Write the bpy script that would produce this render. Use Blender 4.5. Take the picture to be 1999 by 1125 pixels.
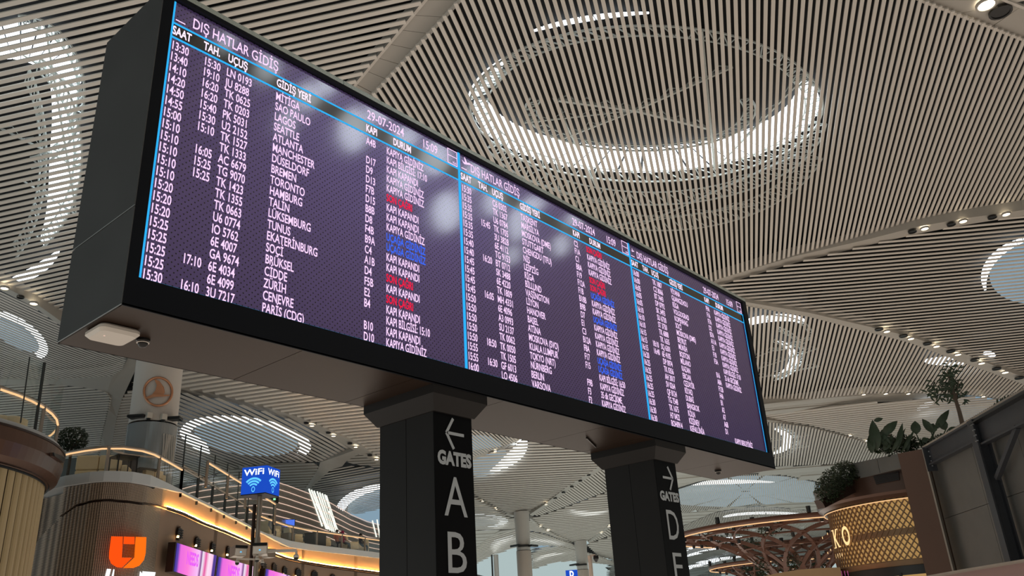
import bpy, math, random
from mathutils import Vector, Matrix
random.seed(7)
scene = bpy.context.scene
for _o in list(bpy.data.objects): bpy.data.objects.remove(_o)
COL = scene.collection

# ------------------------------------------------------------------ camera
F = 1640.468                                   # focal length in pixels of a 1999 px wide frame
ROWS = [(0.65873059, -0.75025516, -0.05649070), (0.26198488, 0.29911215, -0.91754882), (0.70529279, 0.58961777, 0.39358983)]
CAM = Vector((-2.17944, -4.88320, 1.65))
R0, R1, R2 = [Vector(r) for r in ROWS]
cam_data = bpy.data.cameras.new('camera'); cam = bpy.data.objects.new('camera', cam_data); COL.objects.link(cam)
cam_data.sensor_width = 36.0; cam_data.lens = F * 36.0 / 1999.0; cam_data.clip_end = 2000; cam_data.clip_start = .05
mw = Matrix.Identity(4)
for i in range(3):
    mw[i][0] = R0[i]; mw[i][1] = -R1[i]; mw[i][2] = -R2[i]; mw[i][3] = CAM[i]
cam.matrix_world = mw
scene.camera = cam

# ------------------------------------------------------------------ light and exposure
world = bpy.data.worlds.new('hall_daylight'); scene.world = world; world.use_nodes = True
bgn = world.node_tree.nodes['Background']; bgn.inputs[0].default_value = (0.52, 0.64, 0.64, 1); bgn.inputs[1].default_value = 0.8
scene.view_settings.view_transform = 'Standard'
scene.view_settings.look = 'None'
scene.view_settings.gamma = 1.0
scene.view_settings.use_curve_mapping = False
scene.view_settings.exposure = 0.0
# added upward fill lights standing in for daylight bounced off the hall floor
for _x, _y, _sx, _sy, _e, _c in ((25, 5, 90, 70, 10500, (1.0, .85, .72)), (75, 75, 120, 110, 20000, (.95, 1.0, .92)), (-12, 38, 34, 50, 6500, (.86, .97, 1.0))):
    _l = bpy.data.lights.new('bounce_fill', 'AREA'); _l.shape = 'RECTANGLE'; _l.size = _sx; _l.size_y = _sy; _l.energy = _e; _l.color = _c
    _o = bpy.data.objects.new('bounce_fill', _l); COL.objects.link(_o); _o.location = (_x, _y, .05); _o.rotation_euler = (math.pi, 0, 0)
SKY = 3.4                                       # brightness of the daylight seen through the roof glazing

# ------------------------------------------------------------------ helpers: directions and points
def ray(px, py):
    return (R0 * ((px - 999.5) / F) + R1 * ((py - 562.5) / F) + R2).normalized()
def at(px, py, z):
    d = ray(px, py); return CAM + d * ((z - CAM.z) / d.z)
def atY(px, py, Y):
    d = ray(px, py); return CAM + d * ((Y - CAM.y) / d.y)
def atX(px, py, X):
    d = ray(px, py); return CAM + d * ((X - CAM.x) / d.x)
def atD(px, py, dist):
    d = ray(px, py); return CAM + d * (dist / math.hypot(d.x, d.y))
def hdist(p): return math.hypot(p[0] - CAM.x, p[1] - CAM.y)
def onwall(px, py, plan):
    """point where the sight line of a pixel meets the upright wall standing on a plan polyline"""
    d = ray(px, py); best = None
    for a, b in zip(plan, plan[1:]):
        ex, ey = b[0] - a[0], b[1] - a[1]
        det = d.x * (-ey) + ex * d.y
        if abs(det) < 1e-9: continue
        rx, ry = a[0] - CAM.x, a[1] - CAM.y
        t = (rx * (-ey) + ex * ry) / det
        s = (d.x * ry - d.y * rx) / det
        if t > 0 and -1e-6 <= s <= 1 + 1e-6:
            if best is None or t < best: best = t
    if best is None:
        a = min(plan, key=lambda q: abs(math.atan2(q[1] - CAM.y, q[0] - CAM.x) - math.atan2(d.y, d.x)))
        best = hdist(a) / math.hypot(d.x, d.y)
    return CAM + d * best

# ------------------------------------------------------------------ helpers: materials
def pm(name, col, rough=.5, metal=0., emit=None, es=0., spec=.5, alpha=None):
    m = bpy.data.materials.new(name); m.use_nodes = True
    b = m.node_tree.nodes['Principled BSDF']
    b.inputs['Base Color'].default_value = (*col, 1); b.inputs['Roughness'].default_value = rough
    b.inputs['Metallic'].default_value = metal; b.inputs['Specular IOR Level'].default_value = spec
    if emit is not None:
        b.inputs['Emission Color'].default_value = (*emit, 1); b.inputs['Emission Strength'].default_value = es
    return m
def N(m, t, **kw):
    n = m.node_tree.nodes.new(t)
    for k, v in kw.items(): setattr(n, k, v)
    return n
def L(m, a, b): m.node_tree.links.new(a, b)
def vary(m, scale=3., amt=.12, bump=0., bscale=40., coord='Object'):
    """mottle a material's own colour slightly, optionally with a fine bump"""
    b = m.node_tree.nodes['Principled BSDF']; tc = N(m, 'ShaderNodeTexCoord')
    no = N(m, 'ShaderNodeTexNoise'); no.inputs['Scale'].default_value = scale; no.inputs['Detail'].default_value = 4
    L(m, tc.outputs[coord], no.inputs['Vector'])
    c = tuple(b.inputs['Base Color'].default_value)
    mx = N(m, 'ShaderNodeMix', data_type='RGBA')
    mx.inputs[6].default_value = (*[x * (1 - amt) for x in c[:3]], 1); mx.inputs[7].default_value = (*[min(1, x * (1 + amt)) for x in c[:3]], 1)
    L(m, no.outputs['Fac'], mx.inputs[0]); L(m, mx.outputs[2], b.inputs['Base Color'])
    if bump:
        n2 = N(m, 'ShaderNodeTexNoise'); n2.inputs['Scale'].default_value = bscale
        L(m, tc.outputs[coord], n2.inputs['Vector'])
        bp = N(m, 'ShaderNodeBump'); bp.inputs['Strength'].default_value = bump; L(m, n2.outputs['Fac'], bp.inputs['Height']); L(m, bp.outputs['Normal'], b.inputs['Normal'])
    return m
def em(name, col, s):
    m = bpy.data.materials.new(name); m.use_nodes = True; nt = m.node_tree
    nt.nodes.remove(nt.nodes['Principled BSDF'])
    e = nt.nodes.new('ShaderNodeEmission'); e.inputs[0].default_value = (*col, 1); e.inputs[1].default_value = s
    nt.links.new(e.outputs[0], nt.nodes['Material Output'].inputs[0]); return m
def glassmat(name, tint=(.93, .97, .96), refl=.10):
    m = bpy.data.materials.new(name); m.use_nodes = True; nt = m.node_tree
    nt.nodes.remove(nt.nodes['Principled BSDF'])
    t = nt.nodes.new('ShaderNodeBsdfTransparent'); t.inputs[0].default_value = (*tint, 1)
    g = nt.nodes.new('ShaderNodeBsdfGlossy'); g.inputs['Roughness'].default_value = .03
    mx = nt.nodes.new('ShaderNodeMixShader'); mx.inputs[0].default_value = refl
    nt.links.new(t.outputs[0], mx.inputs[1]); nt.links.new(g.outputs[0], mx.inputs[2]); nt.links.new(mx.outputs[0], nt.nodes['Material Output'].inputs[0])
    return m

M = {}
M['slat'] = vary(pm('pale_metal_slat', (.60, .56, .505), .55), 1.5, .05)
M['rib'] = vary(pm('ceiling_rib_panel', (.40, .375, .335), .5), .8, .05)
M['smooth'] = vary(pm('ceiling_plain_lining', (.46, .44, .40), .5), .5, .05)
M['deck'] = pm('dark_roof_deck', (.012, .013, .014), .9)
M['sky'] = em('roof_daylight', (.86, .94, 1.0), SKY)
M['skyblue'] = em('roof_daylight_through_frit', (.42, .62, .78), .55)
M['truss'] = vary(pm('galvanised_truss_steel', (.74, .80, .78), .4, .3), 6, .1)
M['case'] = vary(pm('charcoal_case_metal', (.20, .215, .22), .27, .6, spec=.5), 2.0, .15)
M['case2'] = vary(pm('black_bezel_metal', (.007, .009, .013), .45, 0., spec=.2), 2.0, .1)
M['soffit'] = vary(pm('dark_brown_soffit_sheet', (.030, .018, .012), .40, 0., spec=.16), 1.2, .12)
M['trim'] = vary(pm('sky_tinted_trim_metal', (.78, .93, .90), .20, .9), 1.2, .1)  # pale teal stands in for sky mirrored in dark metal
M['pillar'] = vary(pm('charcoal_pillar_sheet', (.014, .0125, .012), .5, 0., spec=.25), 3.0, .12)
M['pilface'] = vary(pm('black_pillar_face', (.002, .0025, .0035), .5, 0., spec=.12), 3.0, .1)
M['pilltext'] = pm('pale_grey_lettering', (.50, .55, .58), .5, emit=(.5, .55, .58), es=.0)
M['white'] = vary(pm('white_plastic', (.62, .58, .52), .35), 6, .04)
M['black'] = pm('black_plastic', (.006, .006, .006), .35)
M['floor'] = vary(pm('polished_stone_floor', (.55, .53, .50), .25), .4, .08)
M['column'] = vary(pm('white_column_lining', (.56, .52, .48), .45), .8, .05)
M['col_low'] = vary(pm('beige_column_cladding', (.50, .42, .36), .45), .8, .05)
M['copper'] = pm('copper_emblem', (.62, .30, .17), .35, .7)
M['bronze'] = vary(pm('bronze_brown_metal', (.11, .062, .045), .28, .55), 1.0, .12)
M['bronze2'] = vary(pm('dark_bronze_edge', (.045, .026, .02), .3, .6), 1.0, .1)
M['slab'] = vary(pm('pale_grey_slab_edge', (.50, .53, .54), .5), .6, .05)
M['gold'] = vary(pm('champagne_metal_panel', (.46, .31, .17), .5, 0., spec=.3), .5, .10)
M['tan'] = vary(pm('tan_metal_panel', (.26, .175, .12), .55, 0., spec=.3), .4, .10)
M['led'] = em('warm_led_strip', (1.0, .58, .22), 9.0)
M['wash'] = em('warm_wall_wash_strip', (1.0, .50, .16), 120.0)
M['ledsoft'] = em('warm_rail_light', (1.0, .58, .28), 1.1)
M['ledline'] = em('pale_cornice_light', (1.0, .70, .55), .75)
M['tube'] = em('white_light_tube', (.95, 1.0, .88), 1.1)
M['lamp'] = em('downlight_lamp', (1.0, .86, .62), 9.0)
M['glass'] = glassmat('clear_balustrade_glass')
M['steelpost'] = pm('brushed_steel_post', (.36, .31, .26), .35, .7)
M['mullion'] = pm('dark_glass_joint', (.03, .035, .035), .5)
M['cream'] = vary(pm('cream_leather', (.88, .70, .44), .5), 3, .06)
M['darkfab'] = vary(pm('dark_upholstery', (.03, .028, .03), .7), 3, .1)
M['greyfab'] = vary(pm('grey_upholstery', (.22, .21, .19), .8), 3, .1)
M['leaf'] = vary(pm('dark_green_leaf', (.022, .042, .018), .5), 5, .4)
M['leaf2'] = vary(pm('hedge_leaf', (.030, .05, .022), .6), 9, .5)
M['bark'] = vary(pm('grey_brown_bark', (.10, .075, .055), .8), 6, .2)
M['wood'] = vary(pm('rust_brown_lattice', (.105, .040, .022), .45, .1), 1.5, .25)
M['concrete'] = vary(pm('grey_concrete', (.135, .137, .130), .8), 1.6, .14, .1, 12)
M['concrete2'] = vary(pm('pale_concrete_edge', (.33, .30, .26), .8), 1.6, .1)
M['steel'] = vary(pm('blue_grey_painted_steel', (.055, .060, .070), .45, .4), 2, .15)
M['bolt'] = pm('pale_bolt_head', (.28, .29, .30), .4, .6)
M['pink'] = vary(pm('pinkish_cornice', (.30, .20, .19), .5), .7, .08)
M['skin'] = pm('skin', (.45, .28, .20), .6)
M['hair'] = pm('dark_hair', (.012, .009, .008), .7)
M['blue'] = em('blue_sign_light', (.012, .075, .55), 1.0)
M['bluew'] = em('white_sign_light', (.9, .95, 1.0), 1.4)
M['cyan'] = em('cyan_sign_light', (.12, .55, 1.0), 1.2)

# ------------------------------------------------------------------ helpers: meshes and tags
def tag(o, label=None, cat=None, group=None, kind=None):
    if label: o['label'] = label
    if cat: o['category'] = cat
    if group: o['group'] = group
    if kind: o['kind'] = kind
    return o
def empty(name, loc, label=None, cat=None, group=None, kind=None):
    e = bpy.data.objects.new(name, None); COL.objects.link(e); e.location = loc; e.empty_display_size = .3
    return tag(e, label, cat, group, kind)
class MB:
    def __init__(s): s.v = []; s.f = []; s.mi = []; s.cur = 0
    def face(s, *ix): s.f.append(tuple(ix)); s.mi.append(s.cur)
    def quad(s, a, b, c, d):
        n = len(s.v); s.v += [tuple(a), tuple(b), tuple(c), tuple(d)]; s.face(n, n + 1, n + 2, n + 3)
    def hexa(s, p):                               # 8 points: bottom ring then top ring
        n = len(s.v); s.v += [tuple(q) for q in p]
        for q in ((0, 3, 2, 1), (4, 5, 6, 7), (0, 1, 5, 4), (1, 2, 6, 5), (2, 3, 7, 6), (3, 0, 4, 7)): s.face(*[n + i for i in q])
    def box(s, x0, x1, y0, y1, z0, z1):
        s.hexa([(x0, y0, z0), (x1, y0, z0), (x1, y1, z0), (x0, y1, z0), (x0, y0, z1), (x1, y0, z1), (x1, y1, z1), (x0, y1, z1)])
    def bar(s, a, b, w, h=None, up=(0, 0, 1)):     # rectangular bar between two points
        a = Vector(a); b = Vector(b); h = h or w; d = (b - a)
        if d.length < 1e-6: return
        d.normalize(); u = Vector(up)
        if abs(d.dot(u)) > .98: u = Vector((1, 0, 0))
        sd = d.cross(u).normalized(); u = sd.cross(d).normalized()
        sd = sd * (w / 2); u = u * (h / 2)
        s.hexa([a - sd - u, a + sd - u, b + sd - u, b - sd - u, a - sd + u, a + sd + u, b + sd + u, b - sd + u])
    def tube(s, pts, r, n=8, cap=True):
        pts = [Vector(p) for p in pts]; rs = r if isinstance(r, (list, tuple)) else [r] * len(pts)
        base = len(s.v); m = len(pts)
        ref = None
        for i, p in enumerate(pts):
            d = (pts[min(i + 1, m - 1)] - pts[max(i - 1, 0)]).normalized()
            if ref is None: ref = Vector((0, 0, 1)) if abs(d.z) < .9 else Vector((1, 0, 0))
            a = d.cross(ref).normalized(); b = a.cross(d).normalized(); ref = b
            for k in range(n):
                t = 2 * math.pi * k / n; q = p + a * (math.cos(t) * rs[i]) + b * (math.sin(t) * rs[i]); s.v.append(tuple(q))
        for i in range(m - 1):
            for k in range(n):
                k2 = (k + 1) % n; s.face(base + i * n + k, base + i * n + k2, base + (i + 1) * n + k2, base + (i + 1) * n + k)
        if cap:
            s.face(*[base + k for k in reversed(range(n))]); s.face(*[base + (m - 1) * n + k for k in range(n)])
    def lathe(s, c, prof, n=32, a0=0., a1=2 * math.pi, close=True):
        base = len(s.v); full = abs(a1 - a0 - 2 * math.pi) < 1e-6; cnt = n if full else n + 1
        for (r, z) in prof:
            for k in range(cnt):
                t = a0 + (a1 - a0) * k / n; s.v.append((c[0] + r * math.cos(t), c[1] + r * math.sin(t), z))
        for i in range(len(prof) - 1):
            for k in range(n):
                k2 = (k + 1) % cnt if full else k + 1
                s.face(base + i * cnt + k, base + i * cnt + k2, base + (i + 1) * cnt + k2, base + (i + 1) * cnt + k)
        if close and full:
            s.face(*[base + k for k in reversed(range(n))]); s.face(*[base + (len(prof) - 1) * cnt + k for k in range(n)])
    def prism(s, poly, z0, z1):                    # poly: plan polygon
        n = len(poly); b = len(s.v); s.v += [(p[0], p[1], z0) for p in poly] + [(p[0], p[1], z1) for p in poly]
        s.face(*[b + i for i in reversed(range(n))]); s.face(*[b + n + i for i in range(n)])
        for i in range(n): j = (i + 1) % n; s.face(b + i, b + j, b + n + j, b + n + i)
    def band(s, plan, z0, z1, thick, away=True, cap=True):
        """upright band of some thickness on a plan polyline; z0/z1 numbers or per-point lists"""
        n = len(plan); nrm = []
        for i in range(n):
            a = plan[max(i - 1, 0)]; c = plan[min(i + 1, n - 1)]
            dx, dy = c[0] - a[0], c[1] - a[1]; l = math.hypot(dx, dy) or 1
            nx, ny = -dy / l, dx / l
            nrm.append((nx, ny))
        sg = 1 if (nrm[n // 2][0] * (plan[n // 2][0] - CAM.x) + nrm[n // 2][1] * (plan[n // 2][1] - CAM.y)) > 0 else -1
        if not away: sg = -sg
        b = len(s.v)
        for i, p in enumerate(plan):
            za = z0[i] if isinstance(z0, (list, tuple)) else z0; zb = z1[i] if isinstance(z1, (list, tuple)) else z1
            q = (p[0] + nrm[i][0] * sg * thick, p[1] + nrm[i][1] * sg * thick)
            s.v += [(p[0], p[1], za), (q[0], q[1], za), (q[0], q[1], zb), (p[0], p[1], zb)]
        for i in range(n - 1):
            a = b + 4 * i; c = a + 4
            for k in range(4): k2 = (k + 1) % 4; s.face(a + k, a + k2, c + k2, c + k)
        if cap: s.face(b, b + 3, b + 2, b + 1); e = b + 4 * (n - 1); s.face(e, e + 1, e + 2, e + 3)
    def build(s, name, mat, parent=None, smooth=False, bevel=0.):
        me = bpy.data.meshes.new(name); me.from_pydata(s.v, [], s.f)
        mats = mat if isinstance(mat, (list, tuple)) else [mat]
        for m in mats: me.materials.append(M[m] if isinstance(m, str) else m)
        if len(mats) > 1:
            me.polygons.foreach_set('material_index', s.mi)
        if smooth: me.polygons.foreach_set('use_smooth', [True] * len(me.polygons))
        me.update()
        o = bpy.data.objects.new(name, me); COL.objects.link(o)
        if parent is not None: setpar(o, parent)
        if bevel:
            bv = o.modifiers.new('bevel', 'BEVEL'); bv.width = bevel; bv.segments = 2; bv.limit_method = 'ANGLE'
        return o
def setpar(o, p):
    """parent while every empty's location stays its place in the hall"""
    o.parent = p
    w = Matrix.Translation(p.location)
    o.matrix_parent_inverse = w.inverted()
def copy_tree(o, delta, parent=None):
    c = o.copy(); COL.objects.link(c)
    if parent is None: c.location = o.location + Vector(delta)
    else: c.parent = parent
    for ch in o.children: copy_tree(ch, delta, c)
    return c
def place_local(o, e):                             # parent whose geometry is in the thing's own frame
    o.parent = e; return o

# text ---------------------------------------------------------------
TEXTJOBS = []
def text_mesh(strings):
    """strings: list of (text, bold) -> dict of (verts, faces, width) at cap height 1"""
    objs = {}
    for key in set(strings):
        t, bold, serif = key
        cu = bpy.data.curves.new('lettering_source', 'FONT'); cu.body = t; cu.size = 1.0; cu.resolution_u = 3
        if bold: cu.offset = .018 * bold
        o = bpy.data.objects.new('lettering_source', cu); COL.objects.link(o); objs[key] = o
    bpy.context.view_layer.update(); dg = bpy.context.evaluated_depsgraph_get(); out = {}
    for key, o in objs.items():
        me = bpy.data.meshes.new_from_object(o.evaluated_get(dg))
        vs = [tuple(v.co) for v in me.vertices]; fs = [tuple(p.vertices) for p in me.polygons]
        w = max((v[0] for v in vs), default=0); out[key] = (vs, fs, w)
        cu = o.data; bpy.data.objects.remove(o); bpy.data.curves.remove(cu); bpy.data.meshes.remove(me)
    return out
CAPH = .70                                         # cap height of the built-in font at size 1 (measured below)
_H = text_mesh([('H', 0, 0)])[('H', 0, 0)]; CAPH = max(v[1] for v in _H[0])
def add_text(mb, tm, key, org, ax, ay, cap, width=None, xs=1., align='L'):
    """lay a text mesh out in the plane org + ax*x + ay*y"""
    vs, fs, w = tm[key]; s = cap / CAPH; sx = s * xs
    if width: sx = width / w
    org = Vector(org); ax = Vector(ax); ay = Vector(ay)
    off = 0 if align == 'L' else (-w * sx / 2 if align == 'C' else -w * sx)
    b = len(mb.v)
    for v in vs: mb.v.append(tuple(org + ax * (v[0] * sx + off) + ay * (v[1] * s)))
    for f in fs: mb.f.append(tuple(b + i for i in f)); mb.mi.append(mb.cur)
# ==SECTIONS==
# ================================================================== floor
W = 3.0; Z0 = 1.65 + .76403692 * W; HS = .751 * W        # screen module width, lower edge and height
m = MB(); m.box(-90, 240, -70, 210, -.3, 0); tag(m.build('floor', 'floor'), 'polished pale stone floor of the terminal hall', kind='structure')

# ================================================================== departure board
mL_, mR_, mB_, mT_ = .028 * W, .038 * W, .0699 * W, .027 * W
X0, X1, ZB, ZT, DEP = -mL_, 3 * W + mR_, Z0 - mB_, Z0 + HS + mT_, .306 * W
board = empty('departure_board', (4.5, .4, ZB), 'huge dark departure board with three purple flight screens on two black pillars', 'departure board')
# screen backing recess and case
RC = .035
m = MB()
m.box(X0 + .02, X1 - .02, RC + .01, DEP - .01, ZB + .02, ZT - .02); m.build('core', 'case2', board)
m = MB()   # front bezel: four bars around the screens
m.box(X0, X1, 0, RC + .02, ZB, Z0 - .004); m.box(X0, X1, 0, RC + .02, Z0 + HS + .006, Z0 + HS + .040); m.box(X0, -.004, 0, RC + .02, Z0 - .004, Z0 + HS + .006); m.box(3 * W + .004, X1, 0, RC + .02, Z0 - .004, Z0 + HS + .006)
m.build('bezel', 'case2', board)
SEAM = 4.425
for z0, z1, nm in ((ZB, SEAM - .004, 0), (SEAM + .004, ZT, 1)):      # end cheeks in two sheets
    m = MB(); m.box(X0 - .006, X0 + .02, .004, DEP, z0, z1); m.build('end_panel', 'case', board, bevel=.004)
    m = MB(); m.box(X1 - .02, X1 + .006, .004, DEP, z0, z1); m.build('end_panel', 'case', board, bevel=.004)
TOPL = [X0, 1.55, 3.1, 4.65, 6.2, 7.7, X1]
for a, b in zip(TOPL, TOPL[1:]):                 # chamfered lid sheets along the top edge, sky reflection put into their pale colour
    m = MB(); g = .003; zt = ZT + .035
    zb_ = Z0 + HS + .041; zt = ZT + .005; m.hexa([(a + g, -.002, zb_), (b - g, -.002, zb_), (b - g, .12, zb_), (a + g, .12, zb_), (a + g, .001, zt), (b - g, .001, zt), (b - g, .12, zt), (a + g, .12, zt)])
    m.build('top_trim', 'trim', board)
m = MB(); m.box(X0, X1, .12, DEP, ZT - .02, ZT + .005); m.build('top_panel', 'case2', board)
BX = [X0, 1.25, 2.35, 3.45, 5.05, 5.85, 6.85, 8.0, X1]
for a, b in zip(BX, BX[1:]):
    m = MB(); m.box(a + .003, b - .003, .012, DEP - .004, ZB - .006, ZB + .02); m.build('soffit_panel', 'soffit', board)
m = MB(); m.box(X0, X1, 0, .012, ZB - .006, ZB + .01); m.box(X0, X1, DEP - .012, DEP, ZB - .006, ZB + .02); m.build('lower_edge', 'case2', board)

# screen material: dark violet LED face with a quincunx of black dots, glossy; its faint violet emission stands in for glare
def screen_mat():
    m = pm('violet_led_screen', (.17, .135, .44), .32, .75, emit=(.45, .25, .62), es=.065, spec=.9)
    b0 = m.node_tree.nodes['Principled BSDF']; b0.inputs['Coat Weight'].default_value = 1.; b0.inputs['Coat Roughness'].default_value = .085; b0.inputs['Coat IOR'].default_value = 2.3
    b = m.node_tree.nodes['Principled BSDF']; g = N(m, 'ShaderNodeNewGeometry'); s = N(m, 'ShaderNodeSeparateXYZ'); L(m, g.outputs['Position'], s.inputs[0])
    P = .0157 * W
    def cell(off):
        o = []
        for ax in ('X', 'Z'):
            a = N(m, 'ShaderNodeMath', operation='MULTIPLY_ADD'); L(m, s.outputs[ax], a.inputs[0]); a.inputs[1].default_value = 1 / P; a.inputs[2].default_value = off
            fr = N(m, 'ShaderNodeMath', operation='FRACT'); L(m, a.outputs[0], fr.inputs[0])
            sb = N(m, 'ShaderNodeMath', operation='SUBTRACT'); L(m, fr.outputs[0], sb.inputs[0]); sb.inputs[1].default_value = .5
            sq = N(m, 'ShaderNodeMath', operation='MULTIPLY'); L(m, sb.outputs[0], sq.inputs[0]); L(m, sb.outputs[0], sq.inputs[1]); o.append(sq)
        ad = N(m, 'ShaderNodeMath', operation='ADD'); L(m, o[0].outputs[0], ad.inputs[0]); L(m, o[1].outputs[0], ad.inputs[1]); return ad
    c1, c2 = cell(0), cell(.5); mn = N(m, 'ShaderNodeMath', operation='MINIMUM'); L(m, c1.outputs[0], mn.inputs[0]); L(m, c2.outputs[0], mn.inputs[1])
    gt = N(m, 'ShaderNodeMath', operation='GREATER_THAN'); L(m, mn.outputs[0], gt.inputs[0]); gt.inputs[1].default_value = .014
    mx = N(m, 'ShaderNodeMix', data_type='RGBA'); L(m, gt.outputs[0], mx.inputs[0]); mx.inputs[6].default_value = (0, 0, 0, 1); mx.inputs[7].default_value = (.40, .22, .58, 1)
    L(m, mx.outputs[2], b.inputs['Emission Color'])
    mx2 = N(m, 'ShaderNodeMath', operation='MULTIPLY'); L(m, gt.outputs[0], mx2.inputs[0]); mx2.inputs[1].default_value = .9; L(m, mx2.outputs[0], b.inputs['Specular IOR Level'])
    mx3 = N(m, 'ShaderNodeMix', data_type='RGBA'); L(m, gt.outputs[0], mx3.inputs[0]); mx3.inputs[6].default_value = (.004, .003, .006, 1); mx3.inputs[7].default_value = (.17, .135, .44, 1); L(m, mx3.outputs[2], b.inputs['Base Color'])
    b.inputs['Specular Tint'].default_value = (.78, .66, 1.0, 1)
    return m
M['screen'] = screen_mat()
M['hdrband'] = pm('black_led_header', (.006, .006, .010), .30, spec=.6); _h = M['hdrband'].node_tree.nodes['Principled BSDF']; _h.inputs['Coat Weight'].default_value = 1.; _h.inputs['Coat Roughness'].default_value = .085; _h.inputs['Coat IOR'].default_value = 2.0
M['scrtext'] = em('pinkish_white_led_text', (1.0, .70, .98), 1.05)
M['scrbold'] = em('white_led_heading', (1.0, .80, .98), 1.15)
M['scrred'] = em('red_led_text', (1.0, .012, .06), 1.0)
M['scrblue'] = em('blue_led_text', (.05, .16, 1.0), 1.0)
M['scrcyan'] = em('cyan_led_line', (.03, .46, .95), 1.0)
KG, KK, SC, UG = 'KAPIYA GİDİNİZ', 'KAPI KAPANDI', 'SON ÇAĞRI', 'UÇAĞA GİDİNİZ'
P1 = list(zip(
 ['13:30', '13:40', '14:10', '14:20', '14:50', '14:55', '15:00'] + ['15:10'] * 5 + ['15:20'] * 3 + ['15:25'] * 4 + ['15:30'],
 ['15:30', '19:10', '16:20', '16:20', '15:40', '15:30', '15:10', '', '16:05', '15:25', '15:25', '', '', '', '', '', '', '17:10', '', '16:10'],
 'LN 0193,JU 8288,TK 0625,TK 0203,PK 5031,U2 2152,TK 1527,TK 1333,AC 6679,TG 9070,TK 1423,TK 1355,TK 0663,U6 0774,IO 5762,6E 4007,GA 9674,6E 4034,6E 4099,3U 7217'.split(','),
 'MİTİGA,SAO PAULO,LAGOS,SEATTLE,ATLANTA,MANCHESTER,DÜSELDORF,BREMEN,TORONTO,HAMBURG,TALİN,LÜKSEMBURG,TUNUS,EKATERİNBURG,SOÇİ,BRÜKSEL,CİDDE,ZÜRİH,CENEVRE,PARİS (CDG)'.split(','),
 'A4B,,D17,D9,D13,F7B,D15,B8B,D8,F4B,B9A,C4,A1B,D4,F5B,E2,B4,,B10,D10'.split(','),
 [KG, 'KAPI BİLGİSİ: 17:10', KK, KG, KG, SC, KK, KK, KG, UG, UG, KK, KK, SC, KK, SC, KK, 'KAPI BİLGİSİ: 15:10', KK, KG]))
P2 = list(zip(
 ['15:30'] + ['15:35'] * 5 + ['15:40'] * 2 + ['15:45'] * 4 + ['15:50'] * 5 + ['15:55'] * 2 + ['16:00'],
 ['', '', '', '15:45', '', '', '', '16:20', '', '', '', '16:05', '', '', '', '', '18:50', '', '16:30', ''],
 'C6 0302,TK 1367,U6 0784,TK 1705,3U 3828,6E 4112,TG 9153,BT 0712,SK 3488,6E 4220,TK 1809,MH 4331,6E 4096,A3 0993,SU 2137,TK 0062,TK 0050,TK 1505,GF 6013,LO 4506'.split(','),
 'TAŞKENT,MARSİLYA,MOSKOVA (DME),STUTTGART,CHENGDU (TFU),NİS,LEİPZİG,RİGA,BİLLUND,VAŞİNGTON,LİYON,HANOVER,BASEL,ATİNA,MOSKOVA (SVO),KUALA LUMPUR,TOKYO (NRT),NÜRNBERG,BERLIN,VARŞOVA'.split(','),
 'C2,F1A,C1,B8A,F19,F12A,F1B,B18B,B9B,D7,E1,C3,B12A,F8A,F17,F15,,F9B,F3,F2'.split(','),
 [SC, KG, KG, KG, SC, SC, UG, KG, KG, UG, KG, KG, KG, KG, UG, UG, 'KAPI BİLGİSİ: 16:50', KG, '35 dk GECİKME', KG]))
P3 = list(zip(
 ['16:00'] * 2 + ['16:05'] * 3 + ['16:10'] * 3 + ['16:15'] * 3 + ['16:20'] + ['16:25'] * 5 + ['16:30'] * 3,
 ['', '', '', '', '', '', '', '', '', '18:10', '16:40', '', '', '', '', '', '', '', '', ''],
 'TK 1887,CZ 8066,BT 7443,DP 0792,SK 3493,SU 6730,ST 3750,TK 6888,TK 1635,SQ 6301,6E 4105,DP 0974,TK 0356,AH 3017,SV 0264,QF 8124,TG 7548,TK 1675,H7 0422,BOH0914'.split(','),
 'VİYANA,GUANGZHOU,RİGA,VOLGOGRAD,KOPENHAG,SOÇİ,MOSKOVA (DME),BEYRUT,MÜNİH,BOSTON,MİLANO,KAZAN,ERCAN,CEZAYİR,RİYAD,DUBAİ,BANGKOK,KÖLN,KİŞİNEV,KEFALLİNİA'.split(','),
 'F9A,F16,F7A,D2,B7A,A11A,E3,F18,F5A,,B16,A8A,F12B,F4A,B1,A2,A7,A6B,D1,'.split(','),
 [KG] * 9 + ['KAPI BİLGİSİ: 17:10', '25 dk GECİKME', KG] + [''] * 7 + ['KAPIYI BEKLEYİNİZ']))
COLX = (.008, .094, .157, .303, .611, .689); HX = (.007, .090, .158, .303, .610, .715)
HEAD = ('SAAT', 'TAH.', 'UÇUŞ', 'GİDİŞ YERİ', 'KAPI', 'DURUM'); TITLE = 'DIŞ HATLAR GİDİŞ'
keys = {(t, .9, 0) for P in (P1, P2, P3) for r in P for t in r if t} | {(h, 1.6, 0) for h in HEAD} | {(TITLE, 0.5, 0), ('29-07-2024', 0.5, 0), ('15:09', 0.5, 0), ('IGA', 1.0, 0)}
TM = text_mesh(list(keys))
AX, AY = (1, 0, 0), (0, 0, 1)
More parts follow.
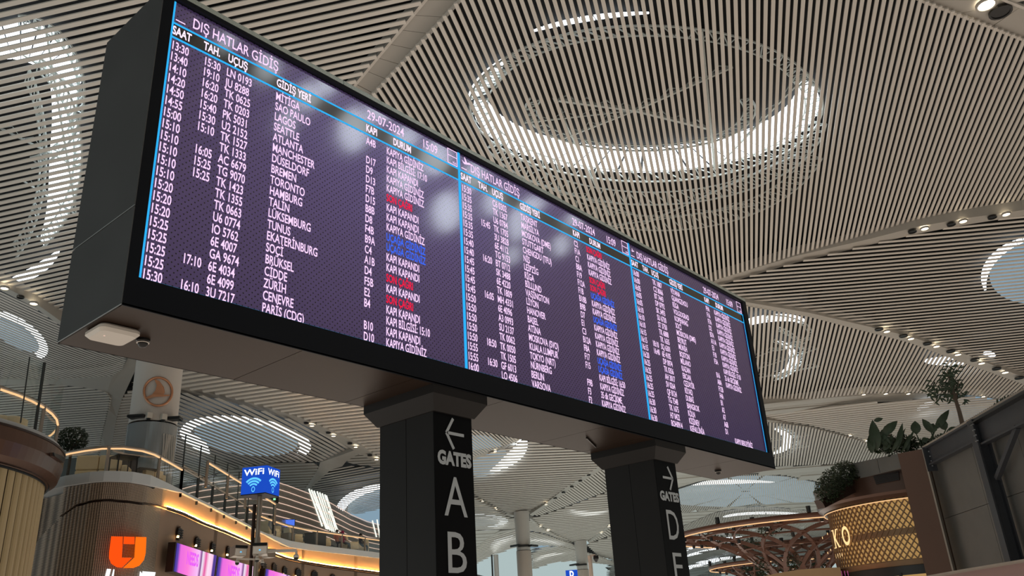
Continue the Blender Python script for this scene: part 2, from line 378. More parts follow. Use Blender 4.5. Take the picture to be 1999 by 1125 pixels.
for pi, P in enumerate((P1, P2, P3)):
    ox = pi * W
    sc = empty('flight_screen', (ox, RC, Z0)); setpar(sc, board)
    m = MB(); m.box(ox + .002, ox + W - .002, RC - .004, RC + .03, Z0, Z0 + HS); m.build('display_panel', 'screen', sc)
    l1, l2 = Z0 + .687 * W, Z0 + .645 * W; y = RC - .0043
    m = MB(); m.quad((ox + .01, y, l2), (ox + W - .01, y, l2), (ox + W - .01, y, l1), (ox + .01, y, l1)); m.build('header_band', 'hdrband', sc)
    m = MB(); t = .0052 * W; yy = RC - .0062
    for z in (l1, l2): m.box(ox, ox + W, yy, yy + .002, z - t / 2, z + t / 2)
    m.box(ox, ox + W, yy, yy + .002, Z0, Z0 + .010)
    if pi == 0: m.box(ox, ox + t * 1.5, yy - .0005, yy + .002, Z0, Z0 + HS)
    else: m.box(ox - t * 1.0, ox + t * 1.0, yy - .0005, yy + .002, Z0, Z0 + HS)
    if pi == 2: m.box(ox + W - .012, ox + W, yy - .0005, yy + .002, Z0, Z0 + .69 * W)
    m.build('border_line', 'scrcyan', sc)
    yt = RC - .0051
    CELL = ('time_text', 'estimate_text', 'flight_text', 'destination_text', 'gate_text', 'status_text')
    for ri, row in enumerate(P):
        zb = Z0 + (.611 - .0320 * ri) * W
        for ci, t in enumerate(row):
            if not t: continue
            m = MB(); add_text(m, TM, (t, .9, 0), (ox + COLX[ci] * W, yt, zb), AX, AY, .0235 * W, xs=.555 if ci == 5 else .605)
            o = m.build(CELL[ci], 'scrred' if t == SC else 'scrblue' if t == UG else 'scrtext', sc)
            if t in (SC, UG): o['label'] = 'red status text' if t == SC else 'blue status text'
    for ci, t in enumerate(HEAD): m = MB(); add_text(m, TM, (t, 1.6, 0), (ox + HX[ci] * W, yt, l2 + .010 * W), AX, AY, .0235 * W, xs=.60); m.build('column_heading', 'scrbold', sc)
    tz = Z0 + .701 * W
    for t, x_, w_, nm in ((TITLE, .055, .250, 'screen_title'), ('29-07-2024', .613, .146, 'date_text'), ('15:09', .835, .067, 'clock_text')):
        m = MB(); add_text(m, TM, (t, .5, 0), (ox + x_ * W, yt, tz), AX, AY, .030 * W, width=w_ * W); m.build(nm, 'scrtext', sc)
    m = MB()   # dash, logo frame, plane
    m.box(ox + .012 * W, ox + .037 * W, yt, yt + .002, tz - .003 * W, tz)
    x0, x1, z0, z1 = ox + .948 * W, ox + .993 * W, Z0 + .692 * W, Z0 + .748 * W; t = .0028 * W; zm = Z0 + .722 * W
    for q in ((x0, x1, z0, z0 + t), (x0, x1, z1 - t, z1), (x0, x1, zm, zm + t), (x0, x0 + t, z0, z1), (x1 - t, x1, z0, z1)): m.box(q[0], q[1], yt, yt + .002, q[2], q[3])
    add_text(m, TM, ('IGA', 1.0, 0), (x0 + .024 * W, yt, z0 + .006 * W), AX, AY, .008 * W, width=.016 * W)
    if pi:      # little climbing plane
        px0, pz0 = ox + .020 * W, Z0 + .722 * W; k = .036 * W if pi == 1 else .02 * W
        pl = [(0, .0), (.18, -.12), (.95, .12), (1.05, .26), (.82, .30), (.55, .20), (.30, .62), (.16, .66), (.28, .13), (.10, .10), (-.02, .22), (-.12, .24)]
        b = len(m.v); m.v += [(px0 + p[0] * k, yt, pz0 + p[1] * k) for p in pl]; m.face(*range(b, b + len(pl)))
    m.build('screen_symbol', 'scrtext', sc)

# ------------------------------------------------------------------ sign pillars
TMG = text_mesh([('GATES', 3.0, 0), ('A', 0, 0), ('B', 0, 0), ('D', 0, 0), ('E', 0, 0)])
def pillar(xc, wcap, label, arrow, letters, gz):
    e = empty('sign_pillar', (xc, .45, 0), label, 'pillar', 'black sign pillars')
    h = wcap / 2; zc = ZB - .006
    m = MB(); x0, x1, y0, y1 = xc - h, xc + h, .006, .905
    m.box(x0, x1, y0, y1, zc - .075, zc)
    i = .085; m.hexa([(x0 + i, y0 + i, zc - .20), (x1 - i, y0 + i, zc - .20), (x1 - i, y1 - i, zc - .20), (x0 + i, y1 - i, zc - .20), (x0, y0, zc - .075), (x1, y0, zc - .075), (x1, y1, zc - .075), (x0, y1, zc - .075)])
    m.build('capital', 'pillar', e)
    px0, px1, py0, py1 = xc - .232, xc + .232, .115, .80
    m = MB(); m.box(px0 + .004, px1 - .004, py0 + .006, py1 - .004, 0, zc - .19); m.build('core', 'black', e)
    ys = [py0, py0 + .34, py1]
    for a, b in zip(ys, ys[1:]):
        for xx in ((px0, px0 + .02), (px1 - .02, px1)):
            m = MB(); m.box(xx[0], xx[1], a + .003, b - .003, 0, zc - .195); m.build('side_panel', 'pillar', e)
    m = MB(); m.box(px0 + .001, px1 - .001, py0 - .002, py0 + .012, 0, zc - .195); m.build('face_panel', 'pilface', e)
    yt = py0 - .006
    m = MB()
    # arrow
    cx = px0 + .245; cz = gz[0]; s = .085; d = -1 if arrow == 'L' else 1; t = .026
    cxx = cx + .005
    tip = Vector((cxx + d * s * 1.25, yt, cz)); 
    m.bar(tip - Vector((d * .01, 0, 0)), (cxx - d * s * 1.25, yt, cz), .004, t)
    for sg in (1, -1): m.bar(tip, (tip.x - d * s * 1.0, yt, cz + sg * s * 1.55), .004, t)
    m.build('arrow_symbol', 'pilltext', e)
    m = MB(); add_text(m, TMG, ('GATES', 3.0, 0), (px0 + .035, yt, gz[1]), AX, AY, gz[2], width=.405); m.build('gates_lettering', 'pilltext', e)
    for (ch, z, hh, wd) in letters:
        m = MB(); vs, fs, w = TMG[(ch, 0, 0)]
        x_0 = min(v[0] for v in vs)
        src = bpy.data.curves.new('x', 'FONT'); bpy.data.curves.remove(src)
        s = hh / CAPH; sx = wd / (w - x_0); org = Vector((px0 + .235 - wd / 2 - x_0 * sx, yt, z))
        for v in vs: m.v.append((org.x + v[0] * sx, yt, org.z + v[1] * s))
        m.f = [tuple(f) for f in fs]; m.mi = [0] * len(fs)
        m.build('letter', 'pilltext', e)
    return e
def zof(px, py, Y=.109): return atY(px, py, Y).z
TMG.update(text_mesh([('A', 0, 0)]))
pillar(2.895, .665, 'left black sign pillar with arrow pointing left, GATES and letters A and B', 'L',
       [('A', zof(885, 1008), zof(885, 932) - zof(885, 1008), .27), ('B', zof(885, 1119), zof(885, 1039) - zof(885, 1119), .215)],
       (zof(884, 847), zof(884, 908), zof(884, 884) - zof(884, 908)))
pillar(6.345, .665, 'right black sign pillar with arrow pointing right, GATES and letters D and E', 'R',
       [('D', zof(1305, 1053), zof(1305, 996) - zof(1305, 1053), .235), ('E', zof(1310, 1133), zof(1310, 1079) - zof(1310, 1133), .19)],
       (zof(1291, 931), zof(1296, 976), zof(1296, 960) - zof(1296, 976)))

# ------------------------------------------------------------------ things under the board
p = at(220, 652, ZB - .03)
e = empty('wireless_access_point', (p.x, p.y, ZB - .006), 'white rounded-square wireless access point under the left end of the board', 'access point')
def rrect(hx, hy, r, n=6):
    o = []
    for cx, cy, a in ((hx - r, hy - r, 0), (-hx + r, hy - r, PI / 2), (-hx + r, -hy + r, PI), (hx - r, -hy + r, 1.5 * PI)):
        for k in range(n + 1): o.append((cx + r * math.cos(a + PI / 2 * k / n), cy + r * math.sin(a + PI / 2 * k / n)))
    return o
PI = math.pi
def stack(m, c, rings):
    b = len(m.v); n = len(rings[0][0])
    for poly, z in rings: m.v += [(c[0] + q[0], c[1] + q[1], z) for q in poly]
    for i in range(len(rings) - 1):
        for k in range(n): k2 = (k + 1) % n; m.face(b + i * n + k, b + i * n + k2, b + (i + 1) * n + k2, b + (i + 1) * n + k)
    m.face(*[b + k for k in range(n)]); e_ = b + (len(rings) - 1) * n; m.face(*[e_ + k for k in range(n)])
m = MB(); z = ZB - .012; stack(m, p, [(rrect(.125, .125, .04), z), (rrect(.135, .135, .045), z - .012), (rrect(.135, .135, .045), z - .03), (rrect(.115, .115, .04), z - .05)]); m.build('housing', 'white', e, smooth=False)
m = MB(); m.box(p.x - .09, p.x + .09, p.y - .09, p.y + .09, z, z + .012); m.build('mounting_plate', 'black', e)
m = MB(); m.lathe((p.x - .06, p.y - .02), [(.006, z - .053), (.006, z - .048)], 8); m.build('status_light', 'ledline', e)
def minicam(px, py, lab):
    p = at(px, py, ZB - .03); e = empty('dome_camera', (p.x, p.y, ZB - .006), lab, 'camera')
    m = MB(); m.lathe(p, [(.045, ZB - .006), (.045, ZB - .022), (.036, ZB - .03)], 16); m.build('base', 'black', e)
    m = MB(); m.lathe(p, [(.034, ZB - .028), (.033, ZB - .045), (.022, ZB - .062), (.004, ZB - .067)], 16); m.build('dome', 'black', e, smooth=True)
    m = MB(); m.lathe(p, [(.040, ZB - .03), (.042, ZB - .034), (.034, ZB - .036)], 16, close=False); m.build('trim_ring', 'white', e)
minicam(279, 669, 'small black dome camera under the left end of the board')
minicam(1402, 922, 'small black dome camera under the right end of the board')
p = at(1160, 865, ZB - .02)
m = MB(); m.bar((p.x - .28, p.y - .10, ZB - .02), (p.x + .2, p.y + .12, ZB - .02), .012, .02); tag(m.build('cable_duct', 'black'), 'thin black cable duct under the board between the pillars', 'cable duct')

# ================================================================== ceiling
RIBH = .55
def densify(poly, step=2.5, closed=True):
    out = []; n = len(poly)
    for i in range(n if closed else n - 1):
        a, b = poly[i], poly[(i + 1) % n]; l = (a - b).length; k = max(1, int(l / step))
        for j in range(k): out.append(a.lerp(b, j / k))
    if not closed: out.append(poly[-1])
    return out
def lsq(rows, rhs, ridge):
    """small ridge regression by normal equations"""
    n = len(rows[0]); A = [[0.] * n + [0.] for _ in range(n)]
    for r, y in zip(rows, rhs):
        for i in range(n):
            for j in range(n): A[i][j] += r[i] * r[j]
            A[i][n] += r[i] * y
    for i in range(n): A[i][i] += ridge[i] * len(rows)
    for i in range(n):
        p = max(range(i, n), key=lambda k: abs(A[k][i])); A[i], A[p] = A[p], A[i]
        for k in range(n):
            if k != i:
                f = A[k][i] / A[i][i]
                for j in range(i, n + 1): A[k][j] -= f * A[i][j]
    return [A[i][n] / A[i][i] for i in range(n)]
class Surf:
    """smooth height field (gently curved) through the edge points of a ceiling bay"""
    def __init__(s, pts, bulge=0., curv=.02):
        P = [at(*p) for p in pts]; D = densify(P, 2.0)
        s.cx = sum(p.x for p in D) / len(D); s.cy = sum(p.y for p in D) / len(D); s.z0 = sum(p.z for p in D) / len(D)
        s.sc = max(math.hypot(p.x - s.cx, p.y - s.cy) for p in D)
        R = [s.row(p.x, p.y) for p in D]
        s.k = lsq(R, [p.z - s.z0 for p in D], [1e-6, 1e-3, 1e-3, curv, curv, curv])
        out = []
        for (px, py, z) in pts:
            zz = z
            for _ in range(30):
                p = at(px, py, zz); zz = .6 * zz + .4 * min(24., max(12., s.z(p.x, p.y)))
            p = at(px, py, zz); out.append(p)
        s.P = out; s.poly = [(p.x, p.y) for p in out]
    def row(s, x, y):
        u, v = (x - s.cx) / s.sc, (y - s.cy) / s.sc; return [1, u, v, u * u, u * v, v * v]
    def z(s, x, y): return s.z0 + sum(a * b for a, b in zip(s.k, s.row(x, y)))
    def px(s, px, py, dz=0.):
        z = s.z0
        for _ in range(25):
            p = at(px, py, z + dz); z = .5 * z + .5 * min(24., max(12., s.z(p.x, p.y)))
        return at(px, py, z + dz)
def spans(poly, o, d):
    """intervals of the line o + t d inside a plan polygon"""
    ts = []; n = len(poly)
    for i in range(n):
        a = poly[i]; b = poly[(i + 1) % n]; ex, ey = b[0] - a[0], b[1] - a[1]
        det = d[0] * (-ey) + ex * d[1]
        if abs(det) < 1e-12: continue
        rx, ry = a[0] - o[0], a[1] - o[1]
        t = (rx * (-ey) + ex * ry) / det; u = (d[0] * ry - d[1] * rx) / det
        if 0 <= u < 1: ts.append(t)
    ts.sort(); return list(zip(ts[::2], ts[1::2]))
def slats(surf, dpx, pitch_px, wr=.56, hr=.3, dz=0., seg=8, pitch=None, minlen=.25):
    """all slat bodies of a bay; dpx = two pixels giving the slat direction and where the pitch is measured"""
    a = surf.px(*dpx[0]); b = surf.px(*dpx[1]); dx, dy = b.x - a.x, b.y - a.y; l = math.hypot(dx, dy); d = (dx / l, dy / l); n = (-d[1], d[0])
    if pitch is None:
        mx, my = (dpx[0][0] + dpx[1][0]) / 2, (dpx[0][1] + dpx[1][1]) / 2
        ux, uy = dpx[1][0] - dpx[0][0], dpx[1][1] - dpx[0][1]; ll = math.hypot(ux, uy); ux, uy = -uy / ll, ux / ll
        p = surf.px(mx, my); q = surf.px(mx + ux * pitch_px * 4, my + uy * pitch_px * 4)
        pitch = abs((q.x - p.x) * n[0] + (q.y - p.y) * n[1]) / 4
    offs = [p[0] * n[0] + p[1] * n[1] for p in surf.poly]; k0 = math.ceil(min(offs) / pitch); k1 = math.floor(max(offs) / pitch)
    out = []; w = pitch * wr; h = pitch * hr
    for k in range(k0, k1 + 1):
        o = (n[0] * k * pitch, n[1] * k * pitch)
        for t0, t1 in spans(surf.poly, o, d):
            if t1 - t0 < minlen: continue
            m = MB(); ns = max(2, min(seg, int((t1 - t0) / 1.5) + 1))
            for i in range(ns + 1):
                t = t0 + (t1 - t0) * i / ns; x = o[0] + d[0] * t; y = o[1] + d[1] * t; z = surf.z(x, y) + dz
                for sx, sz in ((-1, 0), (1, 0), (1, h), (-1, h)): m.v.append((x + n[0] * sx * w / 2, y + n[1] * sx * w / 2, z + sz))
            for i in range(ns):
                c = 4 * i
                for e in range(4): e2 = (e + 1) % 4; m.face(c + e, c + e2, c + 4 + e2, c + 4 + e)
            m.face(0, 3, 2, 1); e = 4 * ns; m.face(e, e + 1, e + 2, e + 3)
            out.append(m)
    return out, pitch
def merge(ms):
    r = MB()
    for m in ms:
        b = len(r.v); r.v += m.v; r.f += [tuple(b + i for i in f) for f in m.f]; r.mi += m.mi
    return r
BAYS = {}
def bay(key, label, pts, dpx, pitch, wr=.56, hr=.3, single=False, bulge=0., deck=1.3, plain=False, mat='slat', seg=8):
    s = Surf(pts, bulge); P = s.P; BAYS[key] = s
    c = sum(P, Vector()) / len(P)
    e = empty('ceiling', c, label, kind='structure')
    sl, pm_ = slats(s, dpx, pitch, wr, hr, seg=seg)
    if plain:
        dk, _ = slats(s, dpx, 0, 1.04, .02, pitch=.6, seg=12, dz=.05); merge(dk).build('ceiling_lining', 'smooth', e, smooth=False)
    if single:
        for m in sl[:300]: m.build('slat', mat, e)
        if len(sl) > 300: tag(merge(sl[300:]).build('slat_field', mat, e), kind='stuff')
    else:
        tag(merge(sl).build('slat_field', mat, e), kind='stuff')
    dk, _ = slats(s, dpx, 0, 1.04, .02, pitch=2.0, dz=deck, seg=10)
    merge(dk).build('roof_deck', 'deck', e)
    print('bay', key, 'slats', len(sl), 'pitch %.2f' % pm_)
    return e
def rib(key, a, b, mat='rib', depth=RIBH, panels=None, label=None):
    """ceiling strip between two pixel polylines (px, py, z)"""
    m = MB(); A = [at(*p) for p in a]; B = [at(*p) for p in b]; n = len(A)
    if panels:
        A2, B2 = [], []
        for i in range(n - 1):
            for k in range(panels): A2.append(A[i].lerp(A[i + 1], k / panels)); B2.append(B[i].lerp(B[i + 1], k / panels))
        A2.append(A[-1]); B2.append(B[-1])
        e = empty('trim_%d' % key, sum(A2 + B2, Vector()) / (2 * len(A2)), label, kind='structure')
        for i in range(len(A2) - 1):
            q = MB(); g = .012
            a0, a1, b0, b1 = A2[i].lerp(A2[i + 1], g), A2[i].lerp(A2[i + 1], 1 - g), B2[i].lerp(B2[i + 1], g), B2[i].lerp(B2[i + 1], 1 - g)
            up = Vector((0, 0, depth)); q.hexa([a0, b0, b1, a1, a0 + up, b0 + up, b1 + up, a1 + up]); q.build('rib_panel', mat, e)
        # raised edge bead on both sides
        for S in (A2, B2):
            q = MB()
            for u, v in zip(S, S[1:]): q.bar(u + Vector((0, 0, -.03)), v + Vector((0, 0, -.03)), .10, .12)
            q.build('edge_bead', 'slat', e)
        return e
    for i in range(n):
        up = Vector((0, 0, depth)); m.v += [tuple(A[i]), tuple(B[i]), tuple(B[i] + up), tuple(A[i] + up)]
    for i in range(n - 1):
        c = 4 * i
        for k in range(4): k2 = (k + 1) % 4; m.face(c + k, c + k2, c + 4 + k2, c + 4 + k)
    m.face(0, 3, 2, 1); e = 4 * (n - 1); m.face(e, e + 1, e + 2, e + 3)
    o = m.build('trim_%d' % key, mat, smooth=False); return tag(o, label, kind='structure')

# edge polylines (pixel x, pixel y, height)
lA = [(952, -150, 20.5), (828, 0, 20.5), (693, 163, 20), (470, 432, 18), (252, 695, 16)]
lB = [(1034, -150, 20.5), (896, 0, 20.5), (729, 182, 20), (492, 440, 18), (268, 706, 16)]
lbU = [(-150, 462, 18), (0, 556, 17), (65, 589, 16.6), (118, 627, 16.2), (252, 695, 16)]
lbL = [(-150, 474, 18), (0, 567, 17), (65, 599, 16.6), (115, 634, 16.2), (245, 701, 16)]
mU = [(268, 706, 16), (345, 757, 16.6), (428, 771, 17), (469, 782, 17), (526, 797, 17), (585, 815, 16.8), (650, 843, 16.5), (697, 867, 16.2), (745, 897, 16), (835, 925, 15.5)]
mL = [(262, 745, 16), (345, 766, 16.6), (428, 779, 17), (469, 791, 17), (526, 807, 17), (585, 827, 16.8), (646, 855, 16.5), (691, 879, 16.2), (745, 911, 16), (835, 935, 15.5)]
sU = [(2150, 372, 20), (1999, 410, 20), (1880, 427, 20), (1790, 443, 20), (1700, 466, 20), (1550, 501, 20), (1400, 546, 19.8), (1250, 632, 19.3), (1100, 780, 18.5), (1010, 862, 18), (922, 893, 16.8), (835, 925, 15.5)]
sL = [(2150, 384, 20), (1999, 421, 20), (1880, 440, 20), (1790, 457, 20), (1700, 478, 20), (1550, 514, 20), (1402, 558, 19.8), (1250, 640, 19.3), (1100, 790, 18.5), (1013, 866, 18), (924, 897, 16.8), (838, 930, 15.5)]
tU = [(1400, 572, 19.5), (1457, 590, 19), (1580, 611, 18.5), (1692, 637, 18), (1775, 657, 17.5), (1887, 693, 17), (1999, 737, 16), (2150, 805, 15)]
tL = [(1400, 580, 19.5), (1457, 598, 19), (1580, 619, 18.5), (1692, 648, 18), (1775, 669, 17.5), (1887, 711, 17), (1999, 751, 16), (2150, 822, 15)]
uA = [(1500, -140, 21), (1802, 0, 21), (1999, 76, 21), (2150, 130, 21)]
uB = [(1660, -150, 21), (1966, 0, 21), (2010, 17, 21), (2160, 75, 21)]
wU = [(1440, 800, 16.8), (1493, 790, 17), (1608, 777, 17.3), (1692, 768.5, 17.5), (1775, 767, 17.5), (1887, 771, 17.2), (2013, 786, 16.5), (2150, 815, 15)]
wL = [(1440, 803, 16.8), (1493, 793, 17), (1608, 780, 17.3), (1692, 771.5, 17.5), (1775, 770, 17.5), (1887, 774, 17.2), (2013, 789, 16.5), (2150, 818, 15)]

bay('A', 'slatted ceiling bay at far left above the departure board end, grey slats running across',
    [(-150, -150, 20.5)] + lA + lbU[::-1][1:], ((20, 488), (120, 466)), 9.6, .60, .16, single=True, seg=8)
bay('C', 'large slatted ceiling bay overhead with the big oval skylight, beige slats running away from the viewer',
    lB + mU[:1] + [(640, 600, 18.6), (740, 760, 17.5)] + sU[::-1] + uA[::-1], ((1440, 260), (1442, 330)), 11.6, .52, .26, single=True, seg=9)
bay('M', 'slatted ceiling bay under the board between round white pillar and dark sign pillar',
    mU + [(740, 760, 17.5), (640, 600, 18.6)], ((640, 830), (720, 822)), 6.3, .60, .16, single=True, seg=6)
bay('R', 'wedge of fine slatted ceiling right of the board, between the two ribs with downlights',
    sL[:7] + tU + [(2150, 790, 15)][:0], ((1760, 560), (1860, 551)), 6.6, .60, .10, single=True, seg=6)
bay('B', 'slatted ceiling bay right of the board with steep slats, under the rib of downlights',
    tL + wU[::-1], ((1600, 700), (1607, 670)), 8.0, .52, .26, single=True, seg=6)
bay('D', 'corner of a slatted ceiling bay at the top right beyond the rib',
    uB + [(2300, 10, 21), (2200, -200, 21)], ((1985, 5), (2010, 0)), 14, .6, .15, seg=4)
peB = [(1440, 812, 16.8), (1497, 820, 17), (1580, 831, 17.2), (1636, 845, 17), (1679, 857, 16.8), (1720, 872, 16.5), (1850, 930, 16)]
eB = [(1450, 817, 16.8), (1497, 811, 17), (1560, 803, 17.2), (1692, 790, 17.4), (1775, 783, 17.4), (1887, 776, 17.2)]
bay('E0', 'plain beige ceiling band under the thin downlight edge, above the plants',
    wL[:6] + eB[::-1], ((1560, 790), (1660, 782)), 14, .6, .03, plain=True, mat='smooth', seg=5)
bay('E', 'finely slatted ceiling bay above the potted plants on the right',
    [(x, y - 1.5, z) for x, y, z in eB] + [(2013, 789, 16.5), (2150, 818, 15)] + [(2100, 900, 15)] + peB[::-1], ((1560, 815), (1660, 803)), 4.0, .62, .10, seg=6)
peC = [(x, y + 4, z) for x, y, z in peB]
bay('F', 'slatted ceiling bay behind the right end of the board, upright narrow slats',
    peC + [(1800, 940, 15.5), (1640, 906, 16.3), (1505, 911, 16.8), (1430, 916, 16.8), (1300, 880, 17)], ((1600, 880), (1605, 860)), 5.6, .62, .3, seg=4)
phT = [(1200, 990, 16), (1305, 962, 16.2), (1371, 941, 16.4), (1432, 928, 16.6), (1484, 926.5, 16.6), (1536, 931, 16.5), (1592, 942, 16.3), (1700, 980, 16)]
bay('G', 'plain beige ceiling band behind the right end of the board',
    [(1200, 960, 16), (1300, 915, 16.6), (1430, 918, 16.8), (1505, 913, 16.8), (1640, 908, 16.3), (1750, 930, 16)] + [(x, y - 1, z) for x, y, z in phT[::-1]], ((1500, 920), (1560, 915)), 14, .6, .03, plain=True, mat='smooth', seg=4)
phB = [(1200, 1030, 15.5), (1321, 1004, 16), (1394, 994, 16.3), (1488, 985, 16.5), (1583, 979, 16.4), (1720, 990, 16)]
bay('H', 'arched slatted ceiling bay glowing bluish above the wooden tree canopy',
    phT + phB[::-1], ((1520, 970), (1521, 950)), 3.6, .55, .3, seg=4)
piT = [(1200, 1062, 15.5), (1326, 1030, 16), (1394, 1001, 16.3), (1477, 988, 16.5), (1559, 995, 16.4), (1606, 1001, 16.2), (1720, 1030, 16)]
bay('I', 'plain grey ceiling crescent above the wooden tree canopy',
    [(x, y + 1, z) for x, y, z in phB] + piT[::-1], ((1400, 998), (1420, 997)), 6, .6, .03, plain=True, mat='smooth', seg=3)
pjB = [(1200, 1090, 15.5), (1328, 1062, 16), (1440, 1052, 16.2), (1560, 1045, 16.2), (1700, 1055, 16)]
bay('J', 'second arched slatted ceiling bay seen through the wooden tree canopy',
    [(x, y + .8, z) for x, y, z in piT] + pjB[::-1], ((1480, 1030), (1481, 1015)), 2.9, .55, .3, seg=3)
pk = [[(1190, 1120), (1330, 1078), (1364, 1062), (1470, 1052), (1720, 1056)], [(1190, 1130), (1333, 1090), (1449, 1064), (1720, 1060)],
      [(1190, 1150), (1335, 1110), (1379, 1091), (1447, 1069), (1720, 1064)], [(1190, 1157), (1336, 1117), (1452, 1088), (1560, 1080), (1720, 1078)],
      [(1190, 1170), (1367, 1123), (1402, 1107), (1520, 1088), (1720, 1084)], [(1190, 1195), (1420, 1130), (1540, 1100), (1720, 1094)]]
pk = [[(x, y, 16.0) for x, y in r] for r in pk]
for i, (a, b) in enumerate(zip([[(x, y + 1, 16) for x, y, z in pjB]] + pk, pk)):
    if i % 2 == 0:
        bay('K%d' % i, 'plain grey crescent of the far ceiling below the wooden tree canopy, number %s from the top' % ('one', 'two', 'three')[i // 2],
            a + b[::-1], ((1400, b[2][1]), (1430, b[2][1] - 4)), 5, .6, .03, plain=True, mat='smooth', seg=3)
    else:
        bay('K%d' % i, 'pale slatted arch of the far ceiling below the wooden tree canopy, number %s from the top' % ('one', 'two', 'three')[i // 2],
            a + b[::-1], ((1400, b[1][1] - 5), (1401, b[1][1] - 12)), 2.4, .5, .2, seg=3)

bay('HB', 'slatted ceiling bay hidden behind the right half of the board',
    [(1402, 560, 19.8), (1400, 580, 19.5), (1440, 802, 16.8), (1436, 818, 16.8), (1430, 916, 16.8), (1300, 882, 17), (1305, 846, 18.4), (1180, 700, 18.9), (1250, 640, 19.3)], ((1350, 700), (1357, 680)), 8, .52, .2, seg=5)
# bays seen between the pillars
p8L = [(835, 925, 15.5), (924, 967, 16.6), (963, 988, 16.5), (990, 1004, 16.2), (1003, 1006, 16)]
p8R = [(1034, 1005, 16), (1062, 986, 16.5), (1108, 950, 17.2), (1171, 911, 17.8), (1300, 840, 18.6)]
bay('P', 'slatted ceiling bay coming down to the nearer round column between the sign pillars',
    sL[7:][::-1][0:0] + [(838, 930, 15.5), (924, 897, 16.8), (1013, 866, 18), (1100, 790, 18.5), (1250, 640, 19.3)] + [(1400, 760, 19)] + p8R[::-1] + p8L[::-1][:-1], ((960, 950), (1060, 944)), 3.9, .60, .10, seg=6)
p9 = [(1040, 1008, 16), (1066, 991, 16.5), (1112, 956, 17.2), (1175, 917, 17.8), (1310, 850, 18.4)]
p9b = [(1052, 1007, 16), (1100, 991, 16.6), (1182, 961, 17.2), (1320, 915, 17.6)]
bay('Q', 'narrow slatted wedge of ceiling between the two round columns, upper part',
    p9 + p9b[::-1], ((1120, 965), (1130, 972)), 4.4, .6, .3, seg=4)
p10L = [(1035, 1012, 16), (1060, 1031, 16.2), (1095, 1050, 16.1), (1116, 1060, 16)]
p10R = [(1147, 1058, 16), (1172, 1040, 16.3), (1192, 1022, 16.6), (1330, 970, 17)]
bay('T', 'slatted ceiling bay coming down to the farther round column between the sign pillars',
    [(x, y + 2, z) for x, y, z in p9b] + p10R[::-1] + p10L[::-1], ((1080, 1020), (1140, 1015)), 3.2, .60, .1, seg=4)
bay('U', 'thin slatted wedge of ceiling right of the farther round column',
    [(1150, 1060, 16), (1174, 1044, 16.3), (1194, 1027, 16.6), (1330, 980, 17), (1330, 1010, 16.6), (1198, 1044, 16.2)], ((1170, 1050), (1176, 1054)), 4, .6, .3, seg=3)
bay('V', 'far slatted ceiling field right of the farther round column',
    [(1145, 1064, 15.8), (1200, 1047, 16), (1330, 1018, 16.4), (1340, 1060, 16), (1197, 1094, 15.8), (1170, 1088, 15.8)], ((1160, 1072), (1185, 1070)), 3, .6, .1, seg=3)
bay('W', 'smooth looking finely slatted bay left of the nearer round column',
    [(838, 940, 15.4), (924, 972, 16.4), (961, 992, 16.3), (990, 1010, 16), (1010, 1014, 16), (1040, 1018, 16), (1062, 1034, 16), (1112, 1058, 15.8), (1120, 1062, 15.8), (1060, 1042, 15.8), (1010, 1033, 15.8), (975, 1034, 15.8), (924, 1036, 15.8), (830, 1030, 15.6)],
    ((950, 1028), (980, 1027)), 2.8, .75, .05, seg=4)
bay('X', 'plain pale ceiling patch left of the nearer round column',
    [(830, 1031, 15.6), (924, 1037, 15.8), (972, 1036, 15.8), (974, 1039, 15.8), (950, 1052, 15.8), (926, 1074, 15.6), (840, 1100, 15.4)], ((930, 1045), (950, 1044)), 6, .6, .03, plain=True, mat='smooth', seg=3)
bay('Y', 'far arched slatted bay with a bright skylight crescent left of the nearer column',
    [(926, 1078, 15.6), (951, 1055, 15.8), (976, 1041, 15.8), (1010, 1035, 15.8), (1060, 1044, 15.8), (1118, 1064, 15.6), (1128, 1074, 15.4), (1080, 1066, 15.4), (1040, 1066, 15.4), (1005, 1070, 15.4), (960, 1086, 15.3), (928, 1102, 15.2), (880, 1130, 15)],
    ((960, 1070), (990, 1062)), 2.8, .6, .1, seg=4)
bay('Z', 'farthest arched slatted bay with a skylight crescent, between the two round columns',
    [(1040, 1082, 15.3), (1060, 1070, 15.4), (1090, 1067, 15.4), (1128, 1076, 15.3), (1160, 1084, 15.3), (1195, 1098, 15.2), (1200, 1104, 15.1), (1120, 1096, 15), (1080, 1099, 15), (1042, 1112, 14.9)],
    ((1060, 1090), (1080, 1086)), 2.6, .6, .1, seg=3)

